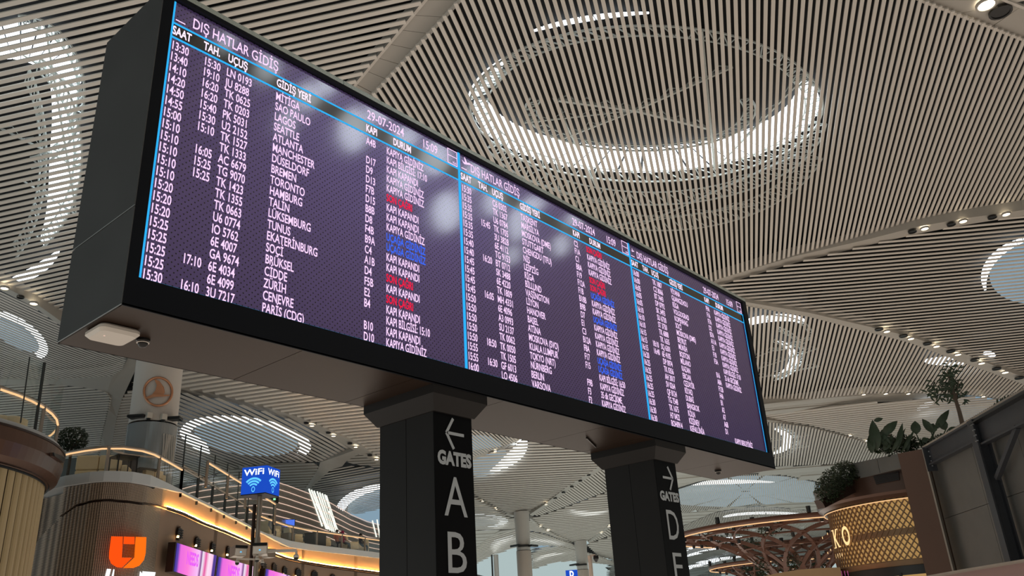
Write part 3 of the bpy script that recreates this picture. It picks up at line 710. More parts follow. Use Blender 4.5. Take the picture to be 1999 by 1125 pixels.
# bays at lower left
p5b = [(690, 883, 16.2), (655, 893, 16.3), (625, 902, 16.4), (600, 902.5, 16.4), (582, 902, 16.4), (540, 903, 16.4), (505, 907, 16.4), (460, 914, 16.4), (400, 930, 16.4), (330, 950, 16.4), (265, 950, 16.4)]
bay('N', 'slatted ceiling bay with the oval skylight behind the round pillar with the bird emblem',
    mL[:7] + p5b, ((440, 900), (480, 915)), 4.6, .62, .05, seg=6)
bay('O', 'plain grey ceiling dish above the lounge and right of the blue cube sign',
    [(448, 917, 16.4), (505, 909, 16.4), (582, 904.5, 16.4), (612, 905.5, 16.4), (622, 912, 16.4), (619, 922, 16.4), (596, 956, 16.3), (560, 990, 16.2), (440, 990, 16.2), (380, 950, 16.3)], ((520, 930), (560, 928)), 5, .6, .03, plain=True, mat='smooth', seg=5)
bay('S', 'finely slatted ceiling bay with skylight crescent left of the first sign pillar, above the louvred wall',
    [(604, 956, 16.2), (622, 935, 16.3), (645, 918, 16.3), (668, 911, 16.3), (700, 911, 16.2), (750, 917, 16), (860, 935, 15.5), (860, 970, 15.2), (747, 993, 15.6), (700, 1004, 15.8), (660, 1003, 15.9), (600, 980, 16)], ((650, 960), (700, 952)), 3.7, .52, .05, seg=4)
bay('SS', 'small plain ceiling patch beside the teal rib junction left of the first sign pillar',
    [(676, 899, 16.3), (684, 893, 16.3), (703, 885, 16.2), (748, 913, 16), (750, 915, 16), (700, 908, 16.2), (684, 906, 16.3)], ((700, 900), (720, 899)), 5, .6, .03, plain=True, mat='smooth', seg=3)
p1 = lbL + [(246, 703, 16), (238, 722, 15.9), (220, 734, 15.8), (160, 740, 15.8), (90, 743, 15.9), (0, 741, 16), (-150, 730, 16.5)]
bay('P1', 'finely slatted ceiling bay with a skylight at far left below the board corner',
    p1, ((40, 690), (100, 712)), 3.9, .60, .05, seg=6)
bay('P2', 'slatted ceiling bay behind the round topiary at left',
    [(-150, 742, 16.5), (0, 752, 16), (88, 750, 15.9), (150, 755, 15.8), (190, 761, 15.8), (208, 768, 15.8), (215, 778, 15.8), (212, 800, 15.6), (200, 850, 15.3), (192, 890, 15), (100, 900, 15), (-150, 900, 15.2)], ((100, 800), (180, 794)), 4.6, .60, .12, seg=6)
bay('P3', 'narrow slatted ceiling bay between the dark rib junction and the round pillar with the emblem',
    [(268, 750, 16), (262, 762, 16), (246, 768, 15.9), (237, 782, 15.8), (228, 815, 15.6), (218, 870, 15.3), (214, 900, 15), (264, 930, 15), (300, 930, 15.2), (300, 780, 16)], ((240, 830), (262, 828)), 4.6, .60, .12, seg=4)

m = MB(); m.box(-70, 150, -9, 118, 24.6, 25.0); tag(m.build('ceiling', 'deck'), 'dark roof above the slatted ceiling bays', kind='structure')
# ribs
rib(1, lA, lB, panels=6, label='broad beige ceiling rib running up from the board to the top edge')
rib(2, lbU, lbL, label='narrow ceiling rib with downlights at far left')
rib(3, mU, mL, mat='rib', label='curved ceiling rib with downlights left of the first sign pillar')
rib(4, sU, sL, label='ceiling rib with downlights right of the board, upper one')
rib(5, tU, tL, label='ceiling rib with six downlights right of the board, lower one')
rib(6, uA, uB, panels=3, label='wide ceiling rib in the top right corner with large downlights')
rib(7, wU, wL, label='thin ceiling edge with downlights above the plants')
rib(8, peB, peC, label='thin ceiling edge behind the right end of the board')
rib(9, [(x, y - 1.5, z) for x, y, z in phT], phT, mat='mullion', depth=.2, label='dark curved edge of the bluish ceiling arch')
rib(10, [(x, y - 1.5, z) for x, y, z in piT], piT, mat='mullion', depth=.2, label='dark curved edge of the second ceiling arch')
rib(11, p8L, [(838, 940, 15.4), (923, 973, 16.5), (960, 994, 16.4), (988, 1011, 16.1), (1003, 1010, 16)], label='ceiling rib with downlights left of the nearer round column')
rib(12, p8R, p9, label='ceiling rib with dark downlights right of the nearer round column')
rib(13, p10L, [(1034, 1016, 16), (1058, 1035, 16.2), (1092, 1054, 16), (1116, 1064, 16)], label='ceiling rib with downlights left of the farther round column')
rib(14, p10R, [(1150, 1061, 16), (1175, 1043, 16.3), (1195, 1026, 16.6), (1330, 976, 17)], label='ceiling rib with downlights right of the farther round column')
rib(15, [(0, 741, 16), (90, 743, 15.9), (160, 740, 15.8), (220, 734, 15.8), (238, 722, 15.9), (252, 695, 16)], [(0, 753, 16), (88, 750, 15.9), (150, 755, 15.8), (190, 761, 15.8), (208, 768, 15.8), (272, 706, 16)], label='left arm of the ceiling rib junction beside the round pillar')
rib(16, [(206, 765, 15.8), (215, 778, 15.8), (212, 800, 15.6), (200, 850, 15.3), (190, 900, 15)], [(272, 706, 16), (238, 780, 15.8), (228, 815, 15.6), (218, 870, 15.3), (212, 905, 15)], label='lower arm of the ceiling rib junction beside the round pillar')
rib(17, [(690, 880, 16.2), (655, 893, 16.3), (625, 903, 16.4), (622, 914, 16.4), (594, 958, 16.3), (585, 975, 16.3)], [(704, 884, 16.2), (676, 901, 16.3), (668, 911, 16.3), (645, 918, 16.3), (608, 952, 16.2), (600, 975, 16.2)], label='pale teal ceiling rib junction left of the first sign pillar')
rib(18, [(926, 1074, 15.6), (950, 1051, 15.8), (974, 1038, 15.8), (1010, 1033, 15.8)], [(927, 1080, 15.6), (952, 1056, 15.8), (976, 1042, 15.8), (1010, 1036, 15.8)], label='pale curved ceiling rib left of the nearer round column')

# ------------------------------------------------------------------ skylights
def crescent(key, label, cx, cy, rx, ry, a0, a1, th, rot=0., n=14, dz=1.0, mat='sky', taper=.8, gap=.12, inner=None, surf=None):
    """bright roof glazing: a bent row of panes, laid on the roof deck"""
    s = surf or BAYS[key]; cr, sr = math.cos(rot), math.sin(rot)
    def P(a, k):
        x, y = rx * k * math.cos(a), ry * k * math.sin(a); return s.px(cx + x * cr - y * sr, cy + x * sr + y * cr, dz)
    pts = [P(a0 + (a1 - a0) * .5, 1.)]
    e = empty('skylight', pts[0], label, 'skylight', 'roof skylights')
    for i in range(n):
        u0 = (i + gap / 2) / n; u1 = (i + 1 - gap / 2) / n; t0 = 1 - abs(2 * u0 - 1) ** 2 * taper; t1 = 1 - abs(2 * u1 - 1) ** 2 * taper
        A, B = a0 + (a1 - a0) * u0, a0 + (a1 - a0) * u1
        k0a, k0b, k1a, k1b = 1 - th * t0, 1, 1 - th * t1, 1
        m = MB(); q = [P(A, k0a), P(A, k0b), P(B, k1b), P(B, k1a)]; up = Vector((0, 0, .05))
        m.hexa([*q, *[v + up for v in q]]); m.build('pane', mat, e)
    if inner:
        m = MB(); c = P(0, 0); ring = [P(2 * math.pi * k / 28, inner) + Vector((0, 0, .12)) for k in range(28)]
        m.v = [tuple(v) for v in ring]; m.face(*range(28)); m.build('frosted_pane', 'skyblue', e)
    return e
PI = math.pi
crescent('C', 'big bright skylight crescent behind the slats right of the board top', 1262, 205, 338, 132, -.32, PI + .12, .36, rot=-.02, n=26, dz=1.05)
crescent('C', 'short skylight arc at the upper edge of the big oval roof opening', 1250, 150, 300, 125, PI * 1.25, PI * 1.52, .07, n=9, dz=1.05)
crescent('C', 'thin bright arc left of the big oval roof opening', 1262, 205, 350, 150, PI * 1.02, PI * 1.2, .10, n=7, dz=1.05)
crescent('A', 'skylight at upper left seen through the grey slats, upper arm', 40, 165, 118, 120, PI * 1.0, PI * 2.2, .62, n=12, dz=1.05)
crescent('A', 'long skylight streak at left below the upper arm', 10, 300, 150, 210, -.9, 1.05, .42, n=14, dz=1.05)
crescent('A', 'small skylight patches at far left above the rib of downlights', 10, 470, 110, 85, .25, 1.6, .22, n=8, dz=1.05)
crescent('N', 'oval skylight ring with blue centre behind the round pillar', 480, 858, 128, 42, PI * .98, PI * 2.12, .22, rot=.13, n=26, dz=.3, inner=.80, taper=.35)
crescent('N', 'lower left arc of the oval skylight behind the round pillar', 480, 858, 130, 46, PI * .68, PI * 1.0, .30, rot=.13, n=9, dz=.3)
crescent('P1', 'oval skylight at far left below the board corner', 30, 655, 72, 32, PI * 1.05, PI * 2.15, .30, rot=.55, n=14, dz=.3, inner=.8, taper=.3)
crescent('S', 'skylight crescent above the louvred lounge wall', 745, 995, 90, 48, PI * 1.02, PI * 1.52, .26, rot=-.08, n=14, dz=.3, inner=.74, taper=.3)
crescent('P', 'bright skylight crescent between the sign pillars just under the board', 925, 868, 105, 58, -.25, 1.25, .30, n=12, dz=.3)
crescent('P', 'frosted bluish roof glazing left of the bright crescent between the sign pillars', 935, 893, 60, 45, 2.2, 2.6, .1, n=2, dz=.3, mat='skyblue', inner=.9)
crescent('R', 'skylight crescent with blue centre at the right edge above the lower rib', 2020, 535, 105, 72, PI * .92, PI * 1.55, .17, rot=-.15, n=14, dz=.9, inner=.84)
crescent('R', 'small bluish skylight spot between the slats near the lower right rib', 1930, 694, 14, 7, 0, 2 * PI, .99, n=6, dz=.6)
crescent('B', 'skylight left behind the slats beside the right end of the board', 1500, 640, 75, 24, PI * 1.0, PI * 2.0, .55, rot=-.12, n=10, dz=.9)
crescent('B', 'curved skylight lower down beside the right end of the board', 1495, 700, 62, 38, -1.2, 1.3, .25, n=12, dz=.9)
crescent('B', 'pair of small skylight patches behind the slats above the tall plant', 1850, 706, 46, 8, 0, 2 * PI, .8, n=10, dz=.7)
crescent('E', 'bluish skylight behind the tall plant on the right', 1890, 802, 100, 26, PI * 1.0, PI * 1.25, .2, n=4, dz=.5, inner=.92)
crescent('F', 'skylight beside the lower right corner of the board', 1500, 862, 48, 26, -1.3, 1.4, .4, n=9, dz=.7)
crescent('H', 'long bluish skylight in the arched bay above the wooden tree canopy', 1455, 960, 200, 30, 0, 2 * PI, .95, rot=-.02, n=18, dz=.7, mat='skyblue', taper=0)
crescent('H', 'bright streak in the arched bay above the wooden tree canopy', 1450, 952, 105, 14, PI * 1.05, PI * 1.7, .5, rot=.02, n=18, dz=.65)
crescent('J', 'bright skylight in the second arched bay', 1500, 1012, 90, 12, PI * 1.05, PI * 1.9, .35, n=12, dz=.65)
for i in (1, 3, 5):
    crescent('K%d' % i, 'bright roof glazing in far pale arch number %s from the top' % ('one', 'two', 'three')[i // 2], 1420, (1080, 1098, 1118)[i // 2], 110, 30, PI * 1.05, PI * 1.6, .25, rot=-.1, n=8, dz=.5)
crescent('T', 'skylight crescent above the farther round column', 1160, 975, 50, 26, 1.0, 2.9, .3, rot=-.2, n=10, dz=.3)
crescent('W', 'flat skylight crescent left of the nearer round column', 920, 1018, 72, 14, -1.5, 1.2, .22, n=16, dz=.3, inner=.8)
crescent('Y', 'bright hooked skylight in the arched bay left of the nearer column', 1005, 1068, 48, 22, PI * .85, PI * 1.48, .28, n=10, dz=.3)
crescent('Y', 'bright skylight arc right of the nearer column', 1040, 1062, 52, 12, PI * 1.3, PI * 2.0, .3, n=10, dz=.3, inner=.8)
crescent('Z', 'bright skylight arc between the two round columns low down', 1085, 1095, 45, 18, PI * 1.02, PI * 1.6, .26, n=9, dz=.3)

# steelwork seen through the slats
def lattice(key, label, arcs, lines, dz=.75, r=.045, web=True):
    s = BAYS[key]; e = None; m = MB(); w = MB()
    for (cx, cy, rx, ry, a0, a1, n) in arcs:
        P = [s.px(cx + rx * math.cos(a0 + (a1 - a0) * i / n), cy + ry * math.sin(a0 + (a1 - a0) * i / n), dz) for i in range(n + 1)]
        Q = [s.px(cx + rx * .9 * math.cos(a0 + (a1 - a0) * i / n), cy + ry * .86 * math.sin(a0 + (a1 - a0) * i / n), dz + .25) for i in range(n + 1)]
        m.tube(P, r, 5); m.tube(Q, r * .8, 5)
        if e is None: e = empty('roof_truss', P[0], label, 'truss', 'roof trusses behind the slats')
        for i in range(n):
            w.bar(P[i], Q[i + 1], r); w.bar(Q[i], P[i], r * .8)
    for (x0, y0, x1, y1, t) in lines:
        a, b = s.px(x0, y0, dz), s.px(x1, y1, dz)
        if e is None: e = empty('roof_truss', a, label, 'truss', 'roof trusses behind the slats')
        m.bar(a, b, t, t)
        if web:
            c = [a.lerp(b, k / 8) for k in range(9)]
            for k in range(8): w.bar(c[k] + Vector((0, 0, .3 * (k % 2))), c[k + 1] + Vector((0, 0, .3 * ((k + 1) % 2))), t * .35)
    m.build('chord', 'truss', e); w.build('web_bar', 'truss', e)
lattice('C', 'galvanised truss ring around the big oval roof opening',
        [(1262, 205, 345, 150, -.5, PI + .5, 40), (1270, 225, 345, 175, .1, PI - .3, 34), (1262, 190, 330, 140, PI * 1.05, PI * 1.95, 30), (1290, 250, 330, 200, .3, PI - .7, 30), (1250, 215, 225, 80, -.3, PI + .3, 26)],
        [(1090, 195, 1240, 215, .12), (1240, 215, 1380, 250, .12), (1240, 215, 1430, 130, .10), (1240, 215, 1100, 270, .08), (1370, 60, 1395, 330, .09), (1080, 190, 1190, 420, .07), (1395, 330, 1570, 150, .08), (1020, 240, 1240, 215, .05), (960, 330, 1240, 420, .06), (1250, 440, 1560, 300, .07), (1130, 450, 1480, 400, .06)])
lattice('A', 'truss work behind the grey slats at far left',
        [(40, 180, 125, 150, -1.6, 1.4, 24), (10, 300, 150, 210, -1.1, 1.1, 26), (-20, 300, 110, 230, -.8, 1.1, 22)],
        [(20, 90, 160, 180, .07), (0, 250, 160, 330, .06), (90, 60, 150, 420, .06), (40, 350, 150, 420, .05)])
lattice('B', 'truss work behind the slats beside the right end of the board',
        [(1500, 650, 85, 35, -1.6, 1.5, 20), (1490, 690, 80, 55, -1.2, 1.3, 20), (1490, 700, 60, 40, -1.2, 1.3, 16)],
        [(1470, 740, 1600, 715, .08), (1480, 720, 1598, 680, .07), (1470, 700, 1570, 660, .06)])
lattice('F', 'truss work beside the lower right corner of the board', [(1500, 862, 60, 34, -1.3, 1.4, 14)], [(1500, 862, 1580, 850, .08), (1505, 880, 1580, 872, .08)])
lattice('H', 'truss work in the bluish ceiling arch', [(1460, 960, 120, 22, PI, 2 * PI, 18)], [(1340, 965, 1560, 945, .1), (1340, 985, 1560, 960, .1), (1380, 940, 1500, 975, .08)])

# ------------------------------------------------------------------ downlights
def downlight(px, py, z, r_px, lit, label=None):
    p = at(px, py, z); D = (p - CAM).length; r = r_px * D / F / .8
    e = empty('downlight', (p.x, p.y, p.z - .03), label, 'downlight', 'lit downlights in the ceiling ribs' if lit else 'unlit downlights in the ceiling ribs')
    m = MB(); m.lathe(p, [(r * 1.18, p.z + .04), (r * 1.18, p.z - .05), (r * .95, p.z - .05), (r * .9, p.z + .04)], 16, close=False); m.build('housing', 'rib' if lit else 'black', e)
    m = MB(); m.lathe(p, [(.001, p.z - .02), (r * .93, p.z - .02), (r * .93, p.z + .05)], 16, close=False); m.build('lamp' if lit else 'baffle', 'lamp' if lit else 'black', e)
DL = [(9, 562, 16.9, 5, 'at far left edge'), (66, 592, 16.5, 5, 'second from far left edge'),
      (609, 831, 16.6, 3.6, 'left of the first sign pillar, topmost of four'), (651, 851, 16.4, 3.4, 'left of the first sign pillar, second of four'), (694.5, 872.5, 16.1, 3.2, 'left of the first sign pillar, third of four'), (735, 897, 15.9, 3.2, 'left of the first sign pillar, lowest of four'),
      (1805, 446, 19.9, 5, 'on the upper right rib, left one of three'), (1880, 431.6, 19.9, 5, 'on the upper right rib, middle one of three'), (1964, 418, 19.9, 5, 'on the upper right rib, right one of three'),
      (1925, 9, 20.9, 11, 'large, in the top right corner'),
      (1731, 647, 17.7, 4.3, 'on the lower right rib, first from the left'), (1778, 661, 17.4, 4.3, 'on the lower right rib, second from the left'), (1828, 676, 17.2, 4.3, 'on the lower right rib, third from the left'), (1870, 692, 17, 4.3, 'on the lower right rib, fourth from the left'), (1916, 709, 16.6, 4.3, 'on the lower right rib, fifth from the left'), (1962, 727, 16.3, 4.3, 'on the lower right rib, sixth from the left'),
      (1686, 770, 17.4, 3, 'on the thin edge above the plants, first from the left'), (1729, 768.5, 17.4, 3, 'on the thin edge above the plants, second from the left'), (1773, 768.5, 17.4, 3, 'on the thin edge above the plants, third from the left'), (1820, 770, 17.2, 3, 'on the thin edge above the plants, fourth from the left'), (1920, 774, 17, 3, 'on the thin edge above the plants, rightmost'),
      (1660, 850, 16.8, 2.6, 'behind the board end above the hedge, left one'), (1692, 860, 16.7, 2.8, 'beside the big leaves above the hedge, right one'),
      (942, 978, 16.4, 2.2, 'left of the nearer round column, upper one'), (969, 994, 16.3, 2.2, 'left of the nearer round column, lower one'), (1066, 985, 16.4, 2.4, 'right of the nearer round column'),
      (1009, 865, 17.8, 2.6, 'just under the board between the sign pillars, right one'), (967, 880, 17.3, 2.4, 'just under the board between the sign pillars, left one'),
      (1055, 1028, 16, 2, 'left of the farther round column, topmost of three'), (1070, 1036, 16, 2.6, 'left of the farther round column, middle of three'), (1090, 1049, 16, 2.2, 'left of the farther round column, lowest of three'),
      (1189, 1028, 16.4, 2.6, 'right of the farther round column, upper one'), (1174, 1041, 16.2, 2, 'right of the farther round column, lower one')]
for x, y, z, r, w in DL: downlight(x, y, z, r, True, 'lit ceiling downlight ' + w)
DD = [(1953, 23, 20.9, 12, 'large one in the top right corner'), (1716, 643, 17.8, 5, 'first from the left on the lower right rib'), (1763.5, 656, 17.5, 5, 'second from the left on the lower right rib'), (1810.5, 671, 17.3, 5, 'third from the left on the lower right rib'), (1856, 686, 17.1, 5, 'fourth from the left on the lower right rib'), (1903, 703, 16.8, 5, 'fifth from the left on the lower right rib'), (1945.6, 720, 16.4, 5, 'sixth from the left on the lower right rib'), (1990, 738, 16, 5, 'rightmost on the lower right rib'),
      (1781, 452, 19.9, 5, 'left one on the upper right rib'), (1857, 438, 19.9, 5, 'middle one on the upper right rib'), (1937, 424, 19.9, 5, 'right one on the upper right rib'),
      (598, 826, 16.7, 3.2, 'uppermost, left of the first sign pillar'), (641, 845, 16.5, 3.2, 'middle one left of the first sign pillar'), (683, 866, 16.2, 3.2, 'lower one left of the first sign pillar'), (722, 889, 16, 3.2, 'lowest, left of the first sign pillar'), (40, 580, 16.7, 4, 'between the two lit ones at far left')]
for i, t in enumerate((.2, .35, .5, .65, .8)):
    DD.append((1062 + (1171 - 1062) * t, 988 - 75 * t, 16.5 + 1.3 * t, 2.6, 'on the rib right of the nearer round column, number %s upward' % ('one', 'two', 'three', 'four', 'five')[i]))
for x, y, z, r, w in DD: downlight(x, y, z, r, False, 'unlit dark ceiling downlight, ' + w)
# exit of a bright round skylight opening in the rib left of the pillar

# ================================================================== round columns
def column(px, py, z, wpx, label, low_px=None, plates=(), group='round ceiling columns'):
    p = at(px, py, z); D = (p - CAM).length; r = wpx / 2 * D / F
    e = empty('round_column', (p.x, p.y, 0), label, 'column', group)
    zs = z - 4.0 if low_px is None else atD(px, low_px, hdist(p)).z
    m = MB(); m.lathe(p, [(r * .93, zs), (r, z - .9), (r, z - .75)], 40, close=False); m.build('shaft', 'column', e, smooth=True)
    m = MB(); m.lathe(p, [(r * 1.0, 0), (r * 1.0, zs - .03)], 40, close=False); m.build('lower_cladding', 'col_low', e, smooth=True)
    m = MB(); m.lathe(p, [(r * .97, zs - .05), (r * .97, zs + .02)], 40, close=False); m.build('joint_ring', 'black', e, smooth=True)
    m = MB(); m.lathe(p, [(r * 1.04, z - .75), (r * 1.06, z + .25)], 40); m.build('collar', 'column', e, smooth=False)
    for (qx, qy) in plates:
        q = atD(qx, qy, hdist(p) - r); d = Vector((q.x - p.x, q.y - p.y, 0)).normalized(); sd = Vector((-d.y, d.x, 0))
        m = MB(); c = q + Vector((0, 0, 0)); w = 10 * D / F
        m.bar(c - sd * w, c + sd * w, w * .8, .22); m.bar(c, p + Vector((0, 0, q.z - p.z)), .1, .1); m.build('speaker_plate', 'black', e)
    return e
column(1018, 1004, 16, 27.5, 'nearer of the two round ceiling columns between the sign pillars', low_px=1076, plates=((1006, 1066), (1022, 1066), (1041, 1066)))
column(1133, 1060, 15.8, 22, 'farther of the two round ceiling columns between the sign pillars', low_px=1113, plates=((1121, 1103), (1135, 1103)))
# two slim far supports left of the nearer column
for x, w, mt, lab in ((960, 3.2, 'mullion', 'slim dark far support left of the nearer round column'), (968, 9, 'column', 'slim pale far support beside the dark one')):
    p = at(x, 1086, 15.0); D = (p - CAM).length; r = w / 2 * D / F
    m = MB(); m.lathe(p, [(r, 0), (r, 15.2)], 16); tag(m.build('far_support', mt), lab, 'support')

# big column with the bird emblem, above the lounge
EC = atD(302, 800, 41.5); ER = 40.5 / F * 42.5
e = empty('emblem_column', (EC.x, EC.y, 8.6), 'thick pale round pillar with a copper bird in a ring, standing on the lounge', 'column')
zt = 16.6; zj = atD(302, 826, 41).z
m = MB(); m.lathe(EC, [(ER * 1.0, zj), (ER * 1.0, zt)], 56, close=False); m.build('upper_shaft', 'column', e, smooth=True)
M['glosscol'] = pm('glossy_grey_column_glass', (.30, .32, .33), .12, .1, spec=.8)
m = MB(); m.lathe(EC, [(ER * 1.04, 8.5), (ER * 1.04, zj - .08)], 56, close=True); m.build('glossy_lower_shaft', 'glosscol', e, smooth=False)
# wavy glazed screen on its right side
m = MB(); n_ = 30
a0 = math.atan2(CAM.y - EC.y, CAM.x - EC.x)
for k in range(8):
    zz = []
    for i in range(9):
        a = a0 + .45 + .75 * (k / 8) + .05 * math.sin(i * .8 + k); z = zj - .6 - i * .42
        zz.append((EC.x + (ER * 1.06) * math.cos(a), EC.y + (ER * 1.06) * math.sin(a), z))
    m.tube(zz, .035, 5)
m.build('wavy_fin', 'column', e)
# emblem: ring and bird, laid on the shaft
def oncol(px, py, off=.05):
    d = ray(px, py); ox, oy = CAM.x - EC.x, CAM.y - EC.y; R_ = ER + off
    a = d.x ** 2 + d.y ** 2; b = 2 * (ox * d.x + oy * d.y); c = ox * ox + oy * oy - R_ * R_; q = b * b - 4 * a * c
    t = (-b - math.sqrt(max(q, 0))) / (2 * a); return CAM + d * t
m = MB(); cx, cy, rr = 308.5, 765, 27.5
m.tube([oncol(cx + rr * math.cos(t * PI / 24), cy + rr * 1.0 * math.sin(t * PI / 24)) for t in range(49)], .055, 6, cap=False); m.build('emblem_ring', 'copper', e, smooth=True)
bird = [(301, 740), (312, 745), (320, 756), (322, 766), (319, 771), (331, 771), (331, 773), (318, 774.5), (303, 775), (288, 779), (283, 777), (297, 770), (303, 763), (306, 752)]
m = MB(); b = len(m.v)
for q in bird: m.v.append(tuple(oncol(*q, .05)))
for q in bird: m.v.append(tuple(oncol(*q, .10)))
nb = len(bird); m.face(*range(nb, 2 * nb)); m.face(*reversed(range(nb)))
for i in range(nb): j = (i + 1) % nb; m.face(i, j, nb + j, nb + i)
m.build('emblem_bird', 'copper', e)
for k, (x, y, s) in enumerate(((268, 814, -1), (338, 818, 1))):
    q = oncol(min(max(x, 264), 340), y, .1) if False else atD(x, y, 40.6); ee = empty('column_speaker', q, 'flat dark loudspeaker on the %s side of the emblem pillar' % ('left' if s < 0 else 'right'), 'loudspeaker')
    m = MB(); ax = Vector((q.x - EC.x, q.y - EC.y, 0)).normalized(); sd = Vector((-ax.y, ax.x, 0))
    rt = (R0 * 1.0); rt = Vector((rt.x, rt.y, 0)).normalized()
    m.bar(q - rt * .38, q + rt * .38, .5, .14); m.build('housing', 'black', ee, bevel=.04)
    m = MB(); m.bar(q, (EC.x, EC.y, q.z), .08); m.build('bracket', 'black', ee)
for k, (x, y) in enumerate(((290, 815), (319, 818))):
    q = oncol(x, y, .12); ee = empty('column_camera', q, 'small white camera on the emblem pillar, %s one' % ('left', 'right')[k], 'camera')
    m = MB(); m.box(q.x - .12, q.x + .12, q.y - .12, q.y + .12, q.z - .05, q.z + .2); m.build('housing', 'white', ee); m = MB(); m.lathe((q.x, q.y), [(.01, q.z - .16), (.09, q.z - .1), (.1, q.z - .04)], 12); m.build('lens_dome', 'black', ee)

# ================================================================== lounge mezzanine
MZ = 8.5
edge_px = [(60, 948), (100, 936), (128, 929), (160, 924), (176, 921.5), (204, 919.5), (235, 920), (260, 921.5), (295, 928), (327, 943), (358, 958.5), (380, 970), (405, 982), (435, 998), (470, 1016), (486, 1024.5), (502, 1034), (520, 1041.5), (540, 1048), (566, 1056), (604, 1062.5), (669, 1070.5), (745, 1080), (800, 1086)]
edge = [at(x, y, MZ) for x, y in edge_px]; EP = [(p.x, p.y) for p in edge]
def inward(plan, d):
    """shift a plan polyline away from the camera side"""
    out = []; n = len(plan)
    for i in range(n):
        a = plan[max(i - 1, 0)]; c = plan[min(i + 1, n - 1)]; dx, dy = c[0] - a[0], c[1] - a[1]; l = math.hypot(dx, dy) or 1; nx, ny = -dy / l, dx / l
        out.append((plan[i][0] + nx * d, plan[i][1] + ny * d))
    return out
sgn = 1 if (lambda q: hdist(q[8]) > hdist(EP[8]))(inward(EP, 1.0)) else -1
def inn(d): return inward(EP, sgn * d)
ST = [.10 if 328 <= x <= 530 else (.25 if 300 < x < 545 else .38) for x, y in edge_px]
m = MB(); m.band(EP, [MZ - t for t in ST], MZ, 1.2); tag(m.build('trim_30', 'slab'), 'pale grey rounded slab edge of the lounge floor', kind='structure')
far = [(75, 62), (60, 80), (25, 60), (6, 45)]
m = MB(); m.prism(inn(.5) + [(p[0], p[1]) for p in far], MZ - .3, MZ - .02); tag(m.build('floor', 'darkfab'), 'dark lounge floor deck', kind='structure')
# wall below the slab: meshed metal at left, lit champagne panels at right
M['mesh'] = None
def mesh_mat():
    m = pm('woven_bronze_mesh', (.17, .125, .09), .45, .5); b = m.node_tree.nodes['Principled BSDF']
    tc = N(m, 'ShaderNodeNewGeometry'); s = N(m, 'ShaderNodeSeparateXYZ'); L(m, tc.outputs['Position'], s.inputs[0])
    # fine zigzag weave: |sin(along + k z)|
    add = N(m, 'ShaderNodeMath', operation='ADD'); L(m, s.outputs['X'], add.inputs[0]); add.inputs[1].default_value = 0.
    def wv(sg):
        a = N(m, 'ShaderNodeMath', operation='MULTIPLY_ADD'); L(m, s.outputs['Z'], a.inputs[0]); a.inputs[1].default_value = sg * 70.
        c = N(m, 'ShaderNodeMath', operation='MULTIPLY'); L(m, add.outputs[0], c.inputs[0]); c.inputs[1].default_value = 52.; L(m, c.outputs[0], a.inputs[2])
        si = N(m, 'ShaderNodeMath', operation='SINE'); L(m, a.outputs[0], si.inputs[0]); return si
    x, y = wv(1), wv(-1); mul = N(m, 'ShaderNodeMath', operation='MULTIPLY'); L(m, x.outputs[0], mul.inputs[0]); L(m, y.outputs[0], mul.inputs[1])
    rp = N(m, 'ShaderNodeMapRange'); L(m, mul.outputs[0], rp.inputs[0]); rp.inputs[1].default_value = -.4; rp.inputs[2].default_value = .5
    mx = N(m, 'ShaderNodeMix', data_type='RGBA'); L(m, rp.outputs[0], mx.inputs[0]); mx.inputs[6].default_value = (.085, .064, .05, 1); mx.inputs[7].default_value = (.46, .36, .27, 1); L(m, mx.outputs[2], b.inputs['Base Color'])
    bp = N(m, 'ShaderNodeBump'); bp.inputs['Strength'].default_value = .6; bp.inputs['Distance'].default_value = .03; L(m, rp.outputs[0], bp.inputs['Height']); L(m, bp.outputs['Normal'], b.inputs['Normal'])
    return m
M['mesh'] = mesh_mat()
GR = [(79, 1071), (99, 1036), (126, 1008), (158, 983), (190, 975), (221, 974), (250, 977), (277, 981), (316, 988), (360, 1003), (400, 1022), (440, 1037), (486, 1057), (510, 1068), (533, 1079), (560, 1089), (592, 1096), (640, 1104), (700, 1112), (746, 1118), (800, 1124)]
WP = inn(.15)
def wp(x, y): return onwall(x, y, WP)
split = 8     # index of the edge where the mesh ends (px ~320)
gz = []
def lerp_px(tab, x):
    for (xa, ya), (xb, yb) in zip(tab, tab[1:]):
        if xa <= x <= xb: return ya + (yb - ya) * (x - xa) / (xb - xa)
    return tab[0][1] if x < tab[0][0] else tab[-1][1]
wall = empty('wall_left', (edge[8].x, edge[8].y, 0), 'curved shop wall under the lounge, woven bronze mesh at left and lit champagne panels at right', kind='structure')
fine = []
for x in range(62, 800, 6): fine.append((x, lerp_px(edge_px, x)))
def mk(xa, xb): return [(x, y) for x, y in fine if xa <= x <= xb]
def wallpart(xa, xb, topf, botf, mat, name, thick=.25, off=0.):
    pts = mk(xa, xb); plan = []; z0 = []; z1 = []
    for x, y in pts:
        t = topf(x, y); p = wp(x, y); plan.append((p.x, p.y))
        z1.append(t if isinstance(t, float) else wp(x, t[1]).z); b_ = botf(x, y); z0.append(b_ if isinstance(b_, float) else wp(x, b_[1]).z)
    if off: plan = inward(plan, off * sgn)
    m = MB(); m.band(plan, z0, z1, thick); return m.build(name, mat, wall)
gy = lambda x, y: ('px', lerp_px(GR, x)); gyl = lambda x, y: ('px', lerp_px(GR, x) + 5.5); zt_ = lambda x, y: MZ - .01 - (.10 if 330 <= x <= 530 else (.25 if 305 < x < 545 else .38)); z0_ = lambda x, y: 0.
wallpart(126, 321, zt_, gy, 'mesh', 'mesh_panel_upper')
wallpart(76, 321, gyl, z0_, 'mesh', 'mesh_panel_lower')
